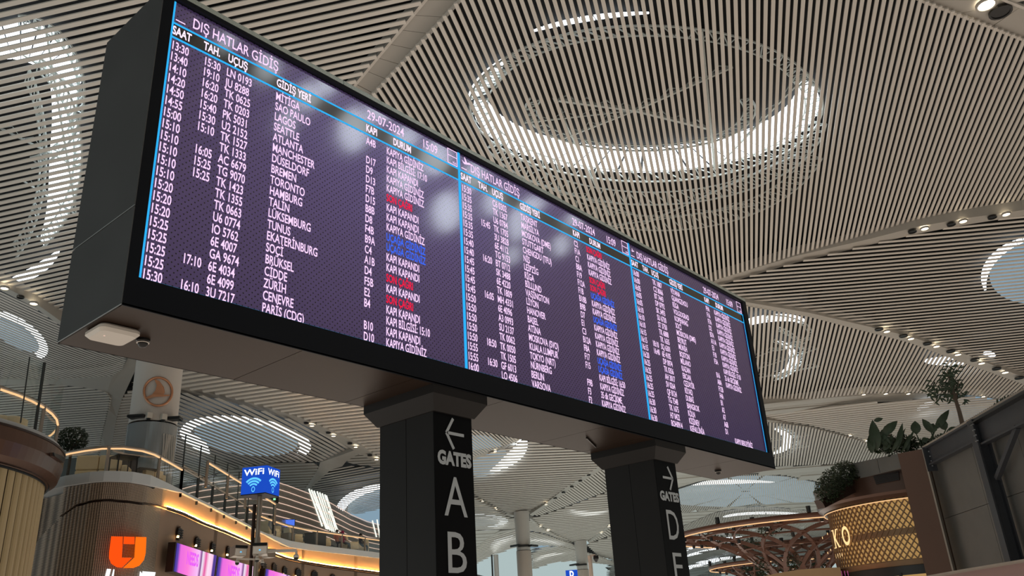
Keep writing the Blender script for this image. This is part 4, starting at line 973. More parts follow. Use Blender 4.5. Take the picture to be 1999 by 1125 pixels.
pg = [320, 352, 384, 422, 460, 504, 545, 590, 640, 692, 745, 795]
for a, b in zip(pg, pg[1:]):
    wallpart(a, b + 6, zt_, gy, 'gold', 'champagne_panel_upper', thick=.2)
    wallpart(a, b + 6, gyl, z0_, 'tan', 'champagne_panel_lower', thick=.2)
wallpart(76, 794, gy, gyl, 'bronze2', 'groove', thick=.3, off=.12)
wallpart(60, 132, lambda x, y: MZ - .43, z0_, 'mesh', 'mesh_panel_side', thick=.2, off=.5)
# led strips: one under the slab edge, one in the groove
def strip(xa, xb, f, name, out=.16, h=.05, step=6, mat='led'):
    P = []
    for x, y in mk(xa, xb):
        p = wp(x, f(x)); d = Vector((CAM.x - p.x, CAM.y - p.y, 0)).normalized(); P.append(p + d * out)
    m = MB()
    for a, b in zip(P, P[1:]): m.bar(a, b, h, h)
    return m.build(name, mat, wall)
strip(322, 800, lambda x: lerp_px(GR, x) - .2, 'groove_light', out=.33, h=.02, mat='wash')
strip(322, 520, lambda x: lerp_px(edge_px, x) + 5.5, 'cove_light', out=.14, h=.014, mat='wash')
# ledge below the groove light so the strip shines up only
m = MB(); P = []
for x, y in mk(322, 800):
    p = wp(x, lerp_px(GR, x) + 1.8); d = Vector((CAM.x - p.x, CAM.y - p.y, 0)).normalized(); P.append((p, p + d * .48))
for (a, a2), (b, b2) in zip(P, P[1:]):
    up = Vector((0, 0, .05)); m.hexa([a - up, a2 - up, b2 - up, b - up, a + up * 0, a2, b2, b])
m.build('ledge', 'bronze2', wall)
# portholes with their own warm light
for i, (x, y, r) in enumerate(((347, 1042, 10), (382, 1060, 9), (412.5, 1070, 9), (443, 1078, 9), (513, 1108, 8), (533, 1110, 8.5), (553.5, 1116, 8), (580, 1120, 8), (612, 1124, 7.5), (648, 1131, 7.5), (690, 1138, 7.5))):
    p = wp(x, y); q = wp(x + 6, y); tdir = Vector((q.x - p.x, q.y - p.y, 0)).normalized(); nn = Vector((tdir.y, -tdir.x, 0))
    if nn.dot(CAM - p) < 0: nn = -nn
    rr = r * (p - CAM).length / F
    ee = empty('porthole', p, 'dark round porthole in the champagne wall, number %s from the left' % ('one', 'two', 'three', 'four', 'five', 'six', 'seven', 'eight', 'nine', 'ten', 'eleven')[i], 'porthole', 'dark portholes along the champagne wall')
    m = MB(); c = p + nn * .06
    ring = [c + tdir * (rr * math.cos(t * PI / 10)) + Vector((0, 0, rr * math.sin(t * PI / 10))) for t in range(21)]
    m.tube(ring, .05, 6, cap=False); m.build('rim', 'bronze2', ee, smooth=True)
    m = MB(); ring2 = [c + nn * .02 + tdir * (rr * .96 * math.cos(t * PI / 10)) + Vector((0, 0, rr * .96 * math.sin(t * PI / 10))) for t in range(20)]
    m.v = [tuple(v) for v in ring2]; m.face(*range(20)); m.build('dark_disc', 'bronze2', ee)
    for k in range(4):
        m = MB(); a = c + nn * .04 + Vector((0, 0, rr * (-.6 + .4 * k))); w = math.sqrt(max(.1, rr * rr * .85 - (rr * (-.6 + .4 * k)) ** 2)); m.bar(a - tdir * w, a + tdir * w, .04, .05); m.build('louvre', 'case2', ee)
    m = MB(); a = p + nn * .12 - tdir * (rr * 1.25) - Vector((0, 0, rr * .7)); m.bar(a - Vector((0, 0, .04)), a + Vector((0, 0, .04)), .07); m.build('side_lamp', 'led', ee)

# orange shop emblem and its lettering
M['orange'] = em('orange_emblem_light', (1.0, .085, .006), 1.05); M['orange2'] = em('amber_emblem_light', (1.0, .17, .008), 1.05); M['redside'] = em('red_emblem_edge', (.8, .01, .01), .8)
sg = empty('shop_emblem_sign', wp(250, 1080), 'glowing orange square U shaped emblem on the woven mesh wall', 'sign')
def wallshape(poly, mat, name, par, out=.30, th=.16):
    m = MB(); f = []; b_ = []
    for x, y in poly:
        p = wp(x, y); d = Vector((CAM.x - p.x, CAM.y - p.y, CAM.z - p.z)).normalized(); f.append(p + d * (out + th)); b_.append(p + d * out)
    n = len(poly); m.v = [tuple(v) for v in f + b_]; m.face(*range(n)); m.face(*reversed(range(n, 2 * n)))
    for i in range(n): j = (i + 1) % n; m.face(i, n + i, n + j, j)
    return m.build(name, mat, par)
wallshape([(217, 1047.5), (240, 1048), (238, 1089), (258, 1089.5), (238, 1109), (228, 1108), (217, 1101), (212.5, 1090), (213, 1078)], 'orange', 'left_stroke', sg)
wallshape([(265, 1048.5), (286, 1049), (284.5, 1080), (281, 1094), (272, 1105), (260, 1109.5), (240, 1109.5), (262, 1089)], 'orange2', 'right_stroke', sg)
wallshape([(241.5, 1048), (263, 1048.5), (262.5, 1063), (241, 1062.5)], 'orange', 'top_bar', sg)
def walltext(key, xpx, ypx_base, xpx2, ypx_top, mat, name, par, out=.3, skew=0.):
    p = wp(xpx, ypx_base); q = wp(xpx2, ypx_base); d = Vector((q.x - p.x, q.y - p.y, 0)); wd = d.length; d.normalize(); top = wp(xpx, ypx_top)
    nn = Vector((d.y, -d.x, 0)); nn = nn if nn.dot(CAM - p) > 0 else -nn
    tm = text_mesh([key]); m = MB(); add_text(m, tm, key, p + nn * out, d, Vector((d.x * skew, d.y * skew, 1)), top.z - p.z, width=wd); return m.build(name, mat, par)
st = empty('shop_name_sign', wp(240, 1125), 'white glowing shop name lettering under the orange emblem, cut by the frame', 'sign')
walltext(('UNIFREE', 6.0, 0), 192, 1135, 288, 1115.5, 'bluew', 'lettering', st, skew=.15)

# pink advertising screens
M['adpink'] = em('pink_advert_light', (.95, .20, .72), .95)
def ad_mat():
    m = em('pink_violet_advert', (1, .3, .8), 1.0); e = [n for n in m.node_tree.nodes if n.type == 'EMISSION'][0]
    tc = N(m, 'ShaderNodeTexCoord'); s = N(m, 'ShaderNodeSeparateXYZ'); L(m, tc.outputs['UV'], s.inputs[0])
    cr = N(m, 'ShaderNodeValToRGB'); L(m, s.outputs['X'], cr.inputs[0]); r = cr.color_ramp
    r.elements[0].position = 0; r.elements[0].color = (.06, .04, .32, 1); r.elements[1].position = 1; r.elements[1].color = (.10, .05, .30, 1)
    for p, c in ((.05, (.12, .07, .42, 1)), (.10, (.85, .16, .75, 1)), (.3, (1., .22, .72, 1)), (.55, (.95, .55, .95, 1)), (.60, (.16, .02, .2, 1)), (.64, (.9, .8, .95, 1)), (.72, (.8, .08, .35, 1)), (.80, (1, .75, .9, 1)), (.9, (1, .6, .85, 1)), (.93, (.08, .05, .3, 1))):
        el = r.elements.new(p); el.color = c
    L(m, cr.outputs[0], e.inputs[0]); e.inputs[1].default_value = 1.0; return m
M['ad'] = ad_mat()
def adscreen(tl, bl, tr, br, lab):
    P = [wp(*q) for q in (bl, br, tr, tl)]; d = Vector((P[1].x - P[0].x, P[1].y - P[0].y, 0)).normalized(); nn = Vector((d.y, -d.x, 0)); nn = nn if nn.dot(CAM - P[0]) > 0 else -nn
    ee = empty('advert_screen', P[3], lab, 'screen', 'pink advert screens on the champagne wall')
    F_ = [p + nn * .55 for p in P]; m = MB(); m.hexa([F_[0] - nn * .3, F_[1] - nn * .3, F_[1], F_[0], F_[3] - nn * .3, F_[2] - nn * .3, F_[2], F_[3]]); m.build('cabinet', 'bronze2', ee)
    k = .02; c = [p + nn * .012 for p in F_]
    me = bpy.data.meshes.new('display'); a = [c[0].lerp(c[2], k), c[1].lerp(c[3], k), c[2].lerp(c[0], k), c[3].lerp(c[1], k)]
    me.from_pydata([tuple(v) for v in a], [], [(0, 1, 2, 3)]); uv = me.uv_layers.new(); 
    for i, q in enumerate(((0, 0), (1, 0), (1, 1), (0, 1))): uv.data[i].uv = q
    me.materials.append(M['ad']); o = bpy.data.objects.new('display', me); COL.objects.link(o); setpar(o, ee)
    return ee, c, d, nn
M['adtext'] = em('magenta_advert_text', (.85, .12, .95), 1.0)
for q in (((316, 1060), (309, 1118), (400, 1086), (392, 1144), 'left pink advert screen beside the orange emblem'), ((401, 1087), (393, 1145), (484, 1109), (476, 1166), 'middle pink advert screen left of the camera pole'), ((499, 1111), (492, 1160), (570, 1131), (560, 1178), 'right pink advert screen behind the camera pole')):
    ee, c, d, nn = adscreen(*q)
    tm = text_mesh([('NEEDS', 2.0, 0)]); m = MB(); h = (c[3] - c[0]).length; wdt = (c[1] - c[0]).length
    add_text(m, tm, ('NEEDS', 2.0, 0), c[0] + d * wdt * .27 + Vector((0, 0, h * .38)) + (c[1] - c[0]) * 0 + nn * .01, d, (0, 0, 1), h * .42, width=wdt * .28); m.build('advert_text', 'adtext', ee)

# ------------------------------------------------------------------ balustrade of the lounge
def rail_along(plan, label, z0, h=.93, post_step=1.9, tall=None, name='glass_balustrade', lit=True, glass_h=None):
    """glass panels, posts and a lit handrail; tall = height of taller glass screens with dark joints"""
    P = [Vector((p[0], p[1], z0)) for p in plan]; tot = [0]
    for a, b in zip(P, P[1:]): tot.append(tot[-1] + (b - a).length)
    def pt(s):
        for i in range(len(P) - 1):
            if s <= tot[i + 1] + 1e-6:
                return P[i].lerp(P[i + 1], (s - tot[i]) / max(1e-6, tot[i + 1] - tot[i]))
        return P[-1]
    e = empty(name, P[0], label, 'balustrade')
    n = max(1, round(tot[-1] / post_step)); st = tot[-1] / n
    for i in range(n + 1):
        a = pt(i * st); m = MB()
        if tall: m.bar(a, a + Vector((0, 0, tall)), .045)
        m.bar(a + Vector((0, 0, -.25)), a + Vector((0, 0, h)), .09); m.build('post', 'steelpost', e) if not tall else (m.build('dark_joint', 'mullion', e))
    for i in range(n):
        a, b = pt(i * st + .06), pt((i + 1) * st - .06); H = glass_h or (tall if tall else h - .05)
        m = MB(); m.quad(a, b, b + Vector((0, 0, H)), a + Vector((0, 0, H))); m.build('glass_panel', 'glass', e)
    k = max(2, int(tot[-1] / .7)); R_ = [pt(tot[-1] * i / k) + Vector((0, 0, h)) for i in range(k + 1)]
    m = MB(); m.tube(R_, .05, 6); m.build('handrail', 'steelpost', e, smooth=True)
    if lit:
        m = MB(); m.tube([p - Vector((0, 0, .065)) for p in R_], .035, 6); m.build('rail_light', 'ledsoft', e)
    return e
RP = inn(.12)
def sub(xa, xb, pl): return [pl[i] for i, (x, y) in enumerate(edge_px) if xa <= x <= xb]
rail_along(sub(100, 362, RP), 'curved glass balustrade with lit handrail in front of the cream sofa', MZ, .93, 2.3)
rail_along(sub(356, 490, RP), 'tall glass screens with dark joints running down to the blue cube sign', MZ, .95, 1.9, tall=2.4, lit=False)
rail_along(sub(484, 800, inn(.2)), 'long glass balustrade with lit handrail in front of the row of armchairs', MZ, .95, 2.6)
rail_along([(lambda p: (p.x, p.y))(at(x, y, MZ)) for x, y in ((400, 968), (440, 988), (480, 1008), (535, 1036))], 'inner stair rail with a bright light strip behind the blue cube sign', MZ + .6, .9, 3., name='stair_rail')

# louvred wall with light lines behind the lounge
LT = [(300, 972), (380, 949), (430, 941), (470, 936), (500, 934.5), (538, 942), (560, 949), (603, 965), (640, 981), (684, 1006), (715, 1019), (746, 1027), (800, 1038)]
LZ = 14.4; LP = [at(x, y, LZ) for x, y in LT]; LQ = [(p.x, p.y) for p in LP]
lw = empty('wall_lounge', LP[5], 'grey louvred wall with long horizontal light lines behind the lounge', kind='structure')
m = MB(); m.band(inward(LQ, sgn * .15), MZ, LZ - .02, .3); m.build('backing', 'greyfab', lw)
M['louv'] = vary(pm('taupe_louvre', (.52, .46, .40), .5, 0.), 1.5, .08)
nl = 7; dz_ = .50
for k in range(nl):
    z = LZ - k * dz_
    for j in range(5):
        m = MB(); zz = z - .06 - .09 * j; m.band(LQ, zz - .045, zz, .1, away=False); m.build('louvre', 'louv', lw)
    m = MB(); Q = inward(LQ, -sgn * .12)
    for a, b in zip(Q, Q[1:]): m.bar((a[0], a[1], z), (b[0], b[1], z), .05)
    m.build('light_line', 'ledline', lw)
m = MB(); m.band(inward(LQ, -sgn * .2), MZ, LZ - nl * dz_ - .05, .1); m.build('dark_recess', 'case2', lw)
LV = LQ
def onlouv(x, y): return onwall(x, y, LV)
tb = [((603, 957), (629, 1029)), ((608, 959), (637, 1034)), ((613, 961), (640, 1035)), ((619, 962), (644, 1037)), ((624, 964), (648, 1039)), ((629, 966), (652, 1041)), ((634, 968), (656, 1041)), ((637, 970), (660, 1042)), ((727, 1018), (735, 1050)), ((736, 1016), (742, 1052)), ((617, 985), (641, 1034)), ((642, 1000), (661, 1041))]
TL = ['%s in the bundle' % w for w in ('first', 'second', 'third', 'fourth', 'fifth', 'sixth', 'seventh', 'eighth')] + ['left beside the sign pillar', 'right beside the sign pillar', 'crossing the bundle at left', 'crossing the bundle at right']
for a, b in tb:
    p, q = onlouv(*a), onlouv(*b); t = (CAM - p); t.z = 0; t.normalize(); m = MB(); m.bar(p + t * .45, q + t * .45, .10)
    tag(m.build('light_tube', 'tube'), 'slanting white light tube on the louvred wall, ' + TL[len([o for o in bpy.data.objects if o.name.startswith('light_tube')]) - 1], 'light', 'slanting light tubes on the louvred wall')

# ------------------------------------------------------------------ lounge furniture
def armchair():
    e = empty('armchair', (0, 0, 0)); 
    m = MB(); m.box(-.42, .42, -.40, .42, .12, .42); m.build('seat', 'cream', e, bevel=.04)
    m = MB(); m.hexa([(-.42, .28, .40), (.42, .28, .40), (.42, .46, .40), (-.42, .46, .40), (-.36, .38, 1.0), (.36, .38, 1.0), (.36, .52, 1.0), (-.36, .52, 1.0)]); m.build('backrest', 'cream', e, bevel=.04)
    for s in (-1, 1): m = MB(); m.box(min(s * .42, s * .34), max(s * .42, s * .34), -.36, .34, .42, .60); m.build('armrest', 'cream', e, bevel=.03)
    for sx in (-1, 1):
        for sy in (-1, 1): m = MB(); m.box(sx * .36 - .02, sx * .36 + .02, sy * .34 - .02, sy * .34 + .02, 0, .13); m.build('leg', 'black', e)
    return e
def clone(src, loc, rz, label, cat, group=None, scale=1.):
    c = src.copy(); COL.objects.link(c); c.location = loc; c.rotation_euler = (0, 0, rz); c.scale = (scale,) * 3
    for ch in src.children: d = ch.copy(); COL.objects.link(d); d.parent = c; d.matrix_parent_inverse = Matrix.Identity(4)
    c['label'] = label; c['category'] = cat
    if group: c['group'] = group
    return c
def drop(src):
    for ch in list(src.children): bpy.data.objects.remove(ch)
    bpy.data.objects.remove(src)
def behind(x, d):
    """point on the lounge floor d metres behind the slab edge at pixel column x, and the edge direction"""
    a = at(x, lerp_px(edge_px, x), MZ); b = at(x + 8, lerp_px(edge_px, x + 8), MZ); t = Vector((b.x - a.x, b.y - a.y, 0)).normalized(); n = Vector((-t.y, t.x, 0))
    if n.dot(a - CAM) < 0: n = -n
    return a + n * d, math.atan2(t.y, t.x)
ch0 = armchair()
ORD = ('first', 'second', 'third', 'fourth', 'fifth', 'sixth', 'seventh', 'eighth')
for i, (x, d, r) in enumerate(((556, 1.0, 1.2), (571, 1.4, -1.1), (601, 1.1, 1.1), (655, 1.1, 1.1), (668, 2.6, -1.2), (709, 1.1, 1.1), (741, 1.6, -1.2))):
    p, a = behind(x, d); clone(ch0, p, a + r, 'cream lounge armchair behind the long balustrade, %s from the left' % ORD[i], 'armchair', 'cream armchairs behind the long balustrade', 1.1)
drop(ch0)
def boxthing(name, x, d, size, mats, label, cat, top=None):
    p, a = behind(x, d); e = empty(name, p, label, cat); e.rotation_euler = (0, 0, a)
    sx, sy, sz = size
    def mk_(b, nm, mt):
        o = b.build(nm, mt); o.parent = e; return o
    m = MB(); m.box(-sx, sx, -sy, sy, .08, sz); o = mk_(m, 'body', mats); m = MB(); m.box(-sx * 1.05, sx * 1.05, -sy * 1.05, sy * 1.05, sz, sz + .05); mk_(m, 'top', top or mats)
    for qx in (-1, 1):
        for qy in (-1, 1): m = MB(); m.box(qx * sx * .85 - .03, qx * sx * .85 + .03, qy * sy * .85 - .03, qy * sy * .85 + .03, 0, .09); mk_(m, 'foot', 'black')
    return e
boxthing('pouf', 584, .9, (.36, .36, .55), 'greyfab', 'grey box shaped seat between two cream armchairs behind the balustrade', 'seat')
boxthing('side_cabinet', 637, .9, (.62, .4, .85), 'darkfab', 'black cabinet behind the long balustrade right of the third armchair', 'cabinet')
# cream sofas at left
def sofa(xa, xb, d, label, hgt=.95):
    A, B = atD(*xa), atD(*xb); A.z = B.z = MZ; t = (B - A); l = t.length; a = math.atan2(t.y, t.x); e = empty('lounge_sofa', A.lerp(B, .5), label, 'sofa'); e.rotation_euler = (0, 0, a)
    s = 1 if (Vector((-t.y, t.x, 0)).dot(A - CAM) > 0) else -1
    def add(b, nm, mt, bev=.05): o = b.build(nm, mt, bevel=bev); o.parent = e
    h = l / 2
    for i in range(2):
        m = MB(); x0, x1 = -h + i * h + .01, -h + (i + 1) * h - .01
        m.box(x0, x1, min(-s * .05, s * .9), max(-s * .05, s * .9), .10, .42); add(m, 'seat_cushion', 'cream')
        m = MB(); m.box(x0, x1, min(-s * .05, s * .18), max(-s * .05, s * .18), .43, hgt); add(m, 'back_cushion', 'cream')
    m = MB(); m.box(-h, h, min(-s * .0, s * .85), max(s * .0, s * .85), 0, .10); add(m, 'plinth', 'black', 0)
    m = MB(); m.box(h, h + .22, min(0, s * .9), max(0, s * .9), .1, .62); add(m, 'armrest', 'cream')
sofa((148, 905, 36.6), (238, 898, 36.2), 0, 'long cream leather sofa behind the curved balustrade', 1.0)
sofa((284, 915, 37.3), (318, 925, 38), 0, 'pale sofa beside the base of the emblem pillar', .75)
p = atD(247, 900, 37.4); m = MB(); m.box(p.x - .3, p.x + .3, p.y - .3, p.y + .3, MZ, MZ + 1.15); tag(m.build('dark_cabinet', 'darkfab'), 'dark cabinet right of the long cream sofa', 'cabinet')
def cafe_table(x, d, label):
    p, a = behind(x, d); e = empty('cafe_table', p, label, 'table')
    m = MB(); m.box(p.x - .42, p.x + .42, p.y - .42, p.y + .42, MZ + .66, MZ + .70); m.build('table_top', 'black', e)
    for sx in (-1, 1):
        for sy in (-1, 1): m = MB(); m.bar((p.x + sx * .36, p.y + sy * .36, MZ), (p.x + sx * .36, p.y + sy * .36, MZ + .67), .04); m.build('leg', 'black', e)
cafe_table(268, .8, 'small black table by the lit handrail left of the emblem pillar base')
cafe_table(338, 1.2, 'small black table behind the tall glass screens')
# far blue monitor on the lounge
p = onlouv(562, 1024); t = (CAM - p); t.z = 0; t.normalize(); sd = Vector((-t.y, t.x, 0)); q = p + t * .5
M['bluescr'] = em('blue_monitor', (.10, .22, .95), .9)
ee = empty('monitor', q, 'small blue monitor in the dark recess behind the armchairs', 'monitor')
m = MB(); m.bar(q - sd * .55, q + sd * .55, .06, .62); m.build('housing', 'black', ee); m = MB(); c = q + t * .04; m.quad(c - sd * .5 - Vector((0, 0, .27)), c + sd * .5 - Vector((0, 0, .27)), c + sd * .5 + Vector((0, 0, .27)), c - sd * .5 + Vector((0, 0, .27))); m.build('display', 'bluescr', ee)
# round topiary
def foliage(m, c, rx, ry, rz, n, s, rnd, shell=.55):
    for _ in range(n):
        while True:
            u = Vector((rnd.uniform(-1, 1), rnd.uniform(-1, 1), rnd.uniform(-1, 1)))
            if shell < u.length < 1: break
        p = Vector((c[0] + u.x * rx, c[1] + u.y * ry, c[2] + u.z * rz)); a = Vector((rnd.gauss(0, 1), rnd.gauss(0, 1), rnd.gauss(0, 1))).normalized(); b = a.orthogonal().normalized()
        k = s * rnd.uniform(.6, 1.2); b0 = len(m.v); m.v += [tuple(p - a * k), tuple(p + b * k * .45), tuple(p + a * k), tuple(p - b * k * .45)]; m.face(b0, b0 + 1, b0 + 2, b0 + 3)
rnd = random.Random(3)
p = at(136, 914, MZ); p = atD(136, 900, 38.5); c = atD(135, 858, 38.5)
e = empty('round_topiary', (p.x, p.y, MZ), 'round clipped dark tree behind the left glass balustrade', 'tree')
m = MB(); m.tube([(p.x, p.y, MZ), (p.x, p.y, c.z)], .06, 7); [m.tube([(p.x, p.y, c.z - .4), (p.x + .4 * math.cos(t), p.y + .4 * math.sin(t), c.z + .1)], .025, 5) for t in (0, 1.3, 2.6, 3.9, 5.2)]; m.build('trunk', 'bark', e)
m = MB(); foliage(m, (p.x, p.y, c.z), .62, .62, .52, 900, .09, rnd); tag(m.build('foliage', 'leaf', e), kind='stuff')
m = MB(); m.lathe(p, [(.22, MZ), (.3, MZ + .5)], 16); m.build('pot', 'darkfab', e)

# ================================================================== people on the lounge (small in the picture)
def person(loc, rz, top, legs, label, pose='sit', scarf=None):
    J = {}
    if pose == 'sit':
        J = dict(pel=(0, 0, .50), ch=(0, .06, .95), nk=(0, .05, 1.10), hd=(0, .0, 1.26), kl=(-.11, -.46, .50), kr=(.13, -.46, .50), fl=(-.11, -.44, .06), fr=(.13, -.50, .06), tl=(-.11, -.60, .03), tr=(.13, -.66, .03), sl=(-.19, .05, 1.02), sr=(.19, .05, 1.02), el=(-.25, -.08, .78), er=(.25, -.08, .78), wl=(-.14, -.34, .66), wr=(.14, -.34, .66), hl=(-.12, -.42, .64), hr=(.12, -.42, .64))
    else:
        J = dict(pel=(0, 0, .93), ch=(0, 0, 1.32), nk=(0, 0, 1.48), hd=(0, -.02, 1.64), kl=(-.10, -.03, .50), kr=(.10, -.02, .50), fl=(-.10, .02, .07), fr=(.11, .02, .07), tl=(-.11, -.14, .03), tr=(.12, -.14, .03), sl=(-.20, 0, 1.40), sr=(.20, 0, 1.40), el=(-.25, .02, 1.12), er=(.25, .02, 1.12), wl=(-.24, -.10, .88), wr=(.24, -.10, .88), hl=(-.23, -.13, .79), hr=(.23, -.13, .79))
    names = list(J); E_ = [('pel', 'ch'), ('ch', 'nk'), ('nk', 'hd'), ('pel', 'kl'), ('pel', 'kr'), ('kl', 'fl'), ('kr', 'fr'), ('fl', 'tl'), ('fr', 'tr'), ('ch', 'sl'), ('ch', 'sr'), ('sl', 'el'), ('sr', 'er'), ('el', 'wl'), ('er', 'wr'), ('wl', 'hl'), ('wr', 'hr')]
    rad = dict(pel=.15, ch=.14, nk=.055, hd=.10, kl=.065, kr=.065, fl=.045, fr=.045, tl=.035, tr=.035, sl=.065, sr=.065, el=.045, er=.045, wl=.03, wr=.03, hl=.035, hr=.035)
    vs = [J[n] for n in names]; es = [(names.index(a), names.index(b)) for a, b in E_]; rr = [rad[n] for n in names]
    for s in ('l', 'r'):                          # five fingers rooted in each palm
        hx = J['h' + s]; hi = names.index('h' + s); d = Vector(J['h' + s]) - Vector(J['w' + s]); d.normalize(); side = Vector((1, 0, 0))
        for f in range(4):
            o = side * (.018 * (f - 1.5)); L_ = (.07, .08, .075, .06)[f]; a = Vector(hx) + d * .03 + o; b_ = a + d * L_ * .6 + Vector((0, 0, -.012)); c_ = b_ + d * L_ * .4 + Vector((0, 0, -.02))
            i0 = len(vs); vs += [tuple(a), tuple(b_), tuple(c_)]; rr += [.009, .008, .007]; es += [(hi, i0), (i0, i0 + 1), (i0 + 1, i0 + 2)]
        a = Vector(hx) + side * (.035 if s == 'l' else -.035); i0 = len(vs); vs += [tuple(a), tuple(a + d * .045 + side * (.01 if s == 'l' else -.01))]; rr += [.010, .008]; es += [(hi, i0), (i0, i0 + 1)]
    me = bpy.data.meshes.new('body'); me.from_pydata(vs, es, []); o = bpy.data.objects.new('body', me); COL.objects.link(o)
    sk = o.modifiers.new('skin', 'SKIN'); sk.use_smooth_shade = True
    me.skin_vertices[0].data[0].use_root = True
    for i, r in enumerate(rr): me.skin_vertices[0].data[i].radius = (r, r * (.8 if names[i] in ('pel', 'ch') else 1)) if i < len(names) else (r, r)
    sb = o.modifiers.new('sub', 'SUBSURF'); sb.levels = 1; sb.render_levels = 1
    bpy.context.view_layer.update(); dg = bpy.context.evaluated_depsgraph_get(); m2 = bpy.data.meshes.new_from_object(o.evaluated_get(dg)); bpy.data.objects.remove(o)
    for mt in ('skin', top, legs, 'black'): m2.materials.append(M[mt] if isinstance(mt, str) else mt)
    wz, nz = (.56, 1.10) if pose == 'sit' else (.95, 1.48)
    for p in m2.polygons:
        c = p.center
        wr_ = min((c - Vector(J['hl'])).length, (c - Vector(J['hr'])).length) < .13
        p.material_index = 0 if (c.z > nz or wr_) else (1 if c.z > wz else (3 if c.z < .10 else 2)); p.use_smooth = True
    e = empty('person', loc, label, 'person'); e.rotation_euler = (0, 0, rz)
    b = bpy.data.objects.new('body', m2); COL.objects.link(b); b.parent = e
    hc = Vector(J['hd']); m = MB(); m.lathe((hc.x, hc.y + .02), [(.112, hc.z - .02), (.115, hc.z + .04), (.085, hc.z + .10), (.01, hc.z + .125)], 14); o = m.build('hair' if not scarf else 'headscarf', scarf or 'hair', smooth=True); o.parent = e
    if scarf: m = MB(); m.lathe((hc.x, hc.y + .03), [(.17, hc.z - .26), (.12, hc.z - .12), (.118, hc.z + .02)], 14, close=False); o = m.build('scarf_drape', scarf, smooth=True); o.parent = e
    m = MB(); m.bar((hc.x, hc.y - .10, hc.z + .01), (hc.x, hc.y - .128, hc.z - .025), .024); o = m.build('nose', 'skin'); o.parent = e
    for s in (-1, 1): m = MB(); m.lathe((hc.x + s * .035, hc.y - .098), [(.001, hc.z + .015), (.012, hc.z + .02), (.001, hc.z + .027)], 8); o = m.build('eye', 'black'); o.parent = e
    m = MB(); m.box(hc.x - .025, hc.x + .025, hc.y - .108, hc.y - .095, hc.z - .052, hc.z - .044); o = m.build('mouth', M['pink']); o.parent = e
    return e
M['magenta'] = vary(pm('magenta_cloth', (.34, .03, .09), .8), 5, .1); M['navy'] = vary(pm('navy_cloth', (.015, .02, .05), .8), 5, .1); M['coral'] = pm('coral_cloth', (.45, .14, .10), .8); M['greycl'] = pm('light_grey_cloth', (.3, .31, .33), .8)
for x, d, r, tp, lg, lab, ps, sc_ in ((692, 1.0, .3, 'magenta', 'black', 'person in magenta top and headscarf seated between armchairs behind the balustrade', 'sit', 'magenta'),
        (681, 1.0, -.6, 'coral', 'navy', 'person in coral clothes seated left of the person in magenta', 'sit', None), (727, 1.0, .8, 'navy', 'navy', 'person in navy clothes seated near the first sign pillar', 'sit', None),
        (550, .8, 1.3, 'greycl', 'navy', 'person in grey top leaning back by the balustrade right of the blue cube sign', 'sit', None),
        (412, 3.4, .2, 'darkfab', 'darkfab', 'person in dark clothes standing behind the tall glass screens', 'stand', None), (430, 3.8, .2, 'darkfab', 'darkfab', 'second person in dark clothes further along behind the tall glass screens', 'stand', None)):
    p, a = behind(x, d); person(tuple(p), a + r, tp, lg, lab, ps, sc_)

# ================================================================== round bronze kiosk at far left
KC = (3.59, 26.98); KR = 6.16
kio = empty('round_kiosk', (KC[0], KC[1], 0), 'round kiosk at far left with ribbed cream wall and bronze canopy ring', 'kiosk')
aL, aR = -PI * .95, PI * .2
m = MB(); m.lathe(KC, [(5.7, 7.45), (KR - .42, 7.35), (KR - .1, 7.55), (KR, 7.95), (KR, 8.36), (KR - .12, 8.42), (KR - .12, 8.5), (5.2, 8.5)], 120, close=False); m.build('canopy_ring', 'bronze', kio, smooth=False)
m = MB(); m.lathe(KC, [(KR + .02, 8.34), (KR + .03, 8.40), (KR - .1, 8.44)], 120, close=False); m.build('ring_bead', 'bronze2', kio)
m = MB(); m.lathe(KC, [(KR - .10, 8.44), (KR - .12, 8.56), (KR - .5, 8.60), (3.0, 8.60)], 120, close=False); m.build('deck_edge', 'slab', kio, smooth=False)
m = MB(); m.lathe(KC, [(5.76, 7.28), (5.76, 7.45), (5.85, 7.36)], 120, close=False); m.build('shadow_gap', 'black', kio)
M['kcream'] = vary(pm('cream_wall_glow', (.34, .26, .14), .5, emit=(1., .72, .34), es=.03), 1.2, .08)  # faint emission stands in for warm light on the ribbed wall
nr = 96
for k in range(nr):
    a = 2 * PI * k / nr
    if not (-2.6 < a - 2 * PI * (a > PI) < .8): continue
    m = MB(); w = 2 * PI * 5.68 / nr * .80; c = Vector((KC[0] + 5.64 * math.cos(a), KC[1] + 5.64 * math.sin(a), 0)); rd = Vector((math.cos(a), math.sin(a), 0)); td = Vector((-rd.y, rd.x, 0))
    pf = [(-.5, 0), (-.38, .05), (-.15, .08), (.15, .08), (.38, .05), (.5, 0)]; b = 0
    for z in (0, 7.44):
        for u, v in pf: q = c + td * (u * w) + rd * v; m.v.append((q.x, q.y, z))
    for i in range(5): m.face(i, i + 1, 6 + i + 1, 6 + i)
    m.build('ribbed_panel', 'kcream', kio)
m = MB(); m.lathe(KC, [(5.62, 0), (5.62, 7.44)], 96, close=False); m.build('backing_wall', 'bronze2', kio)
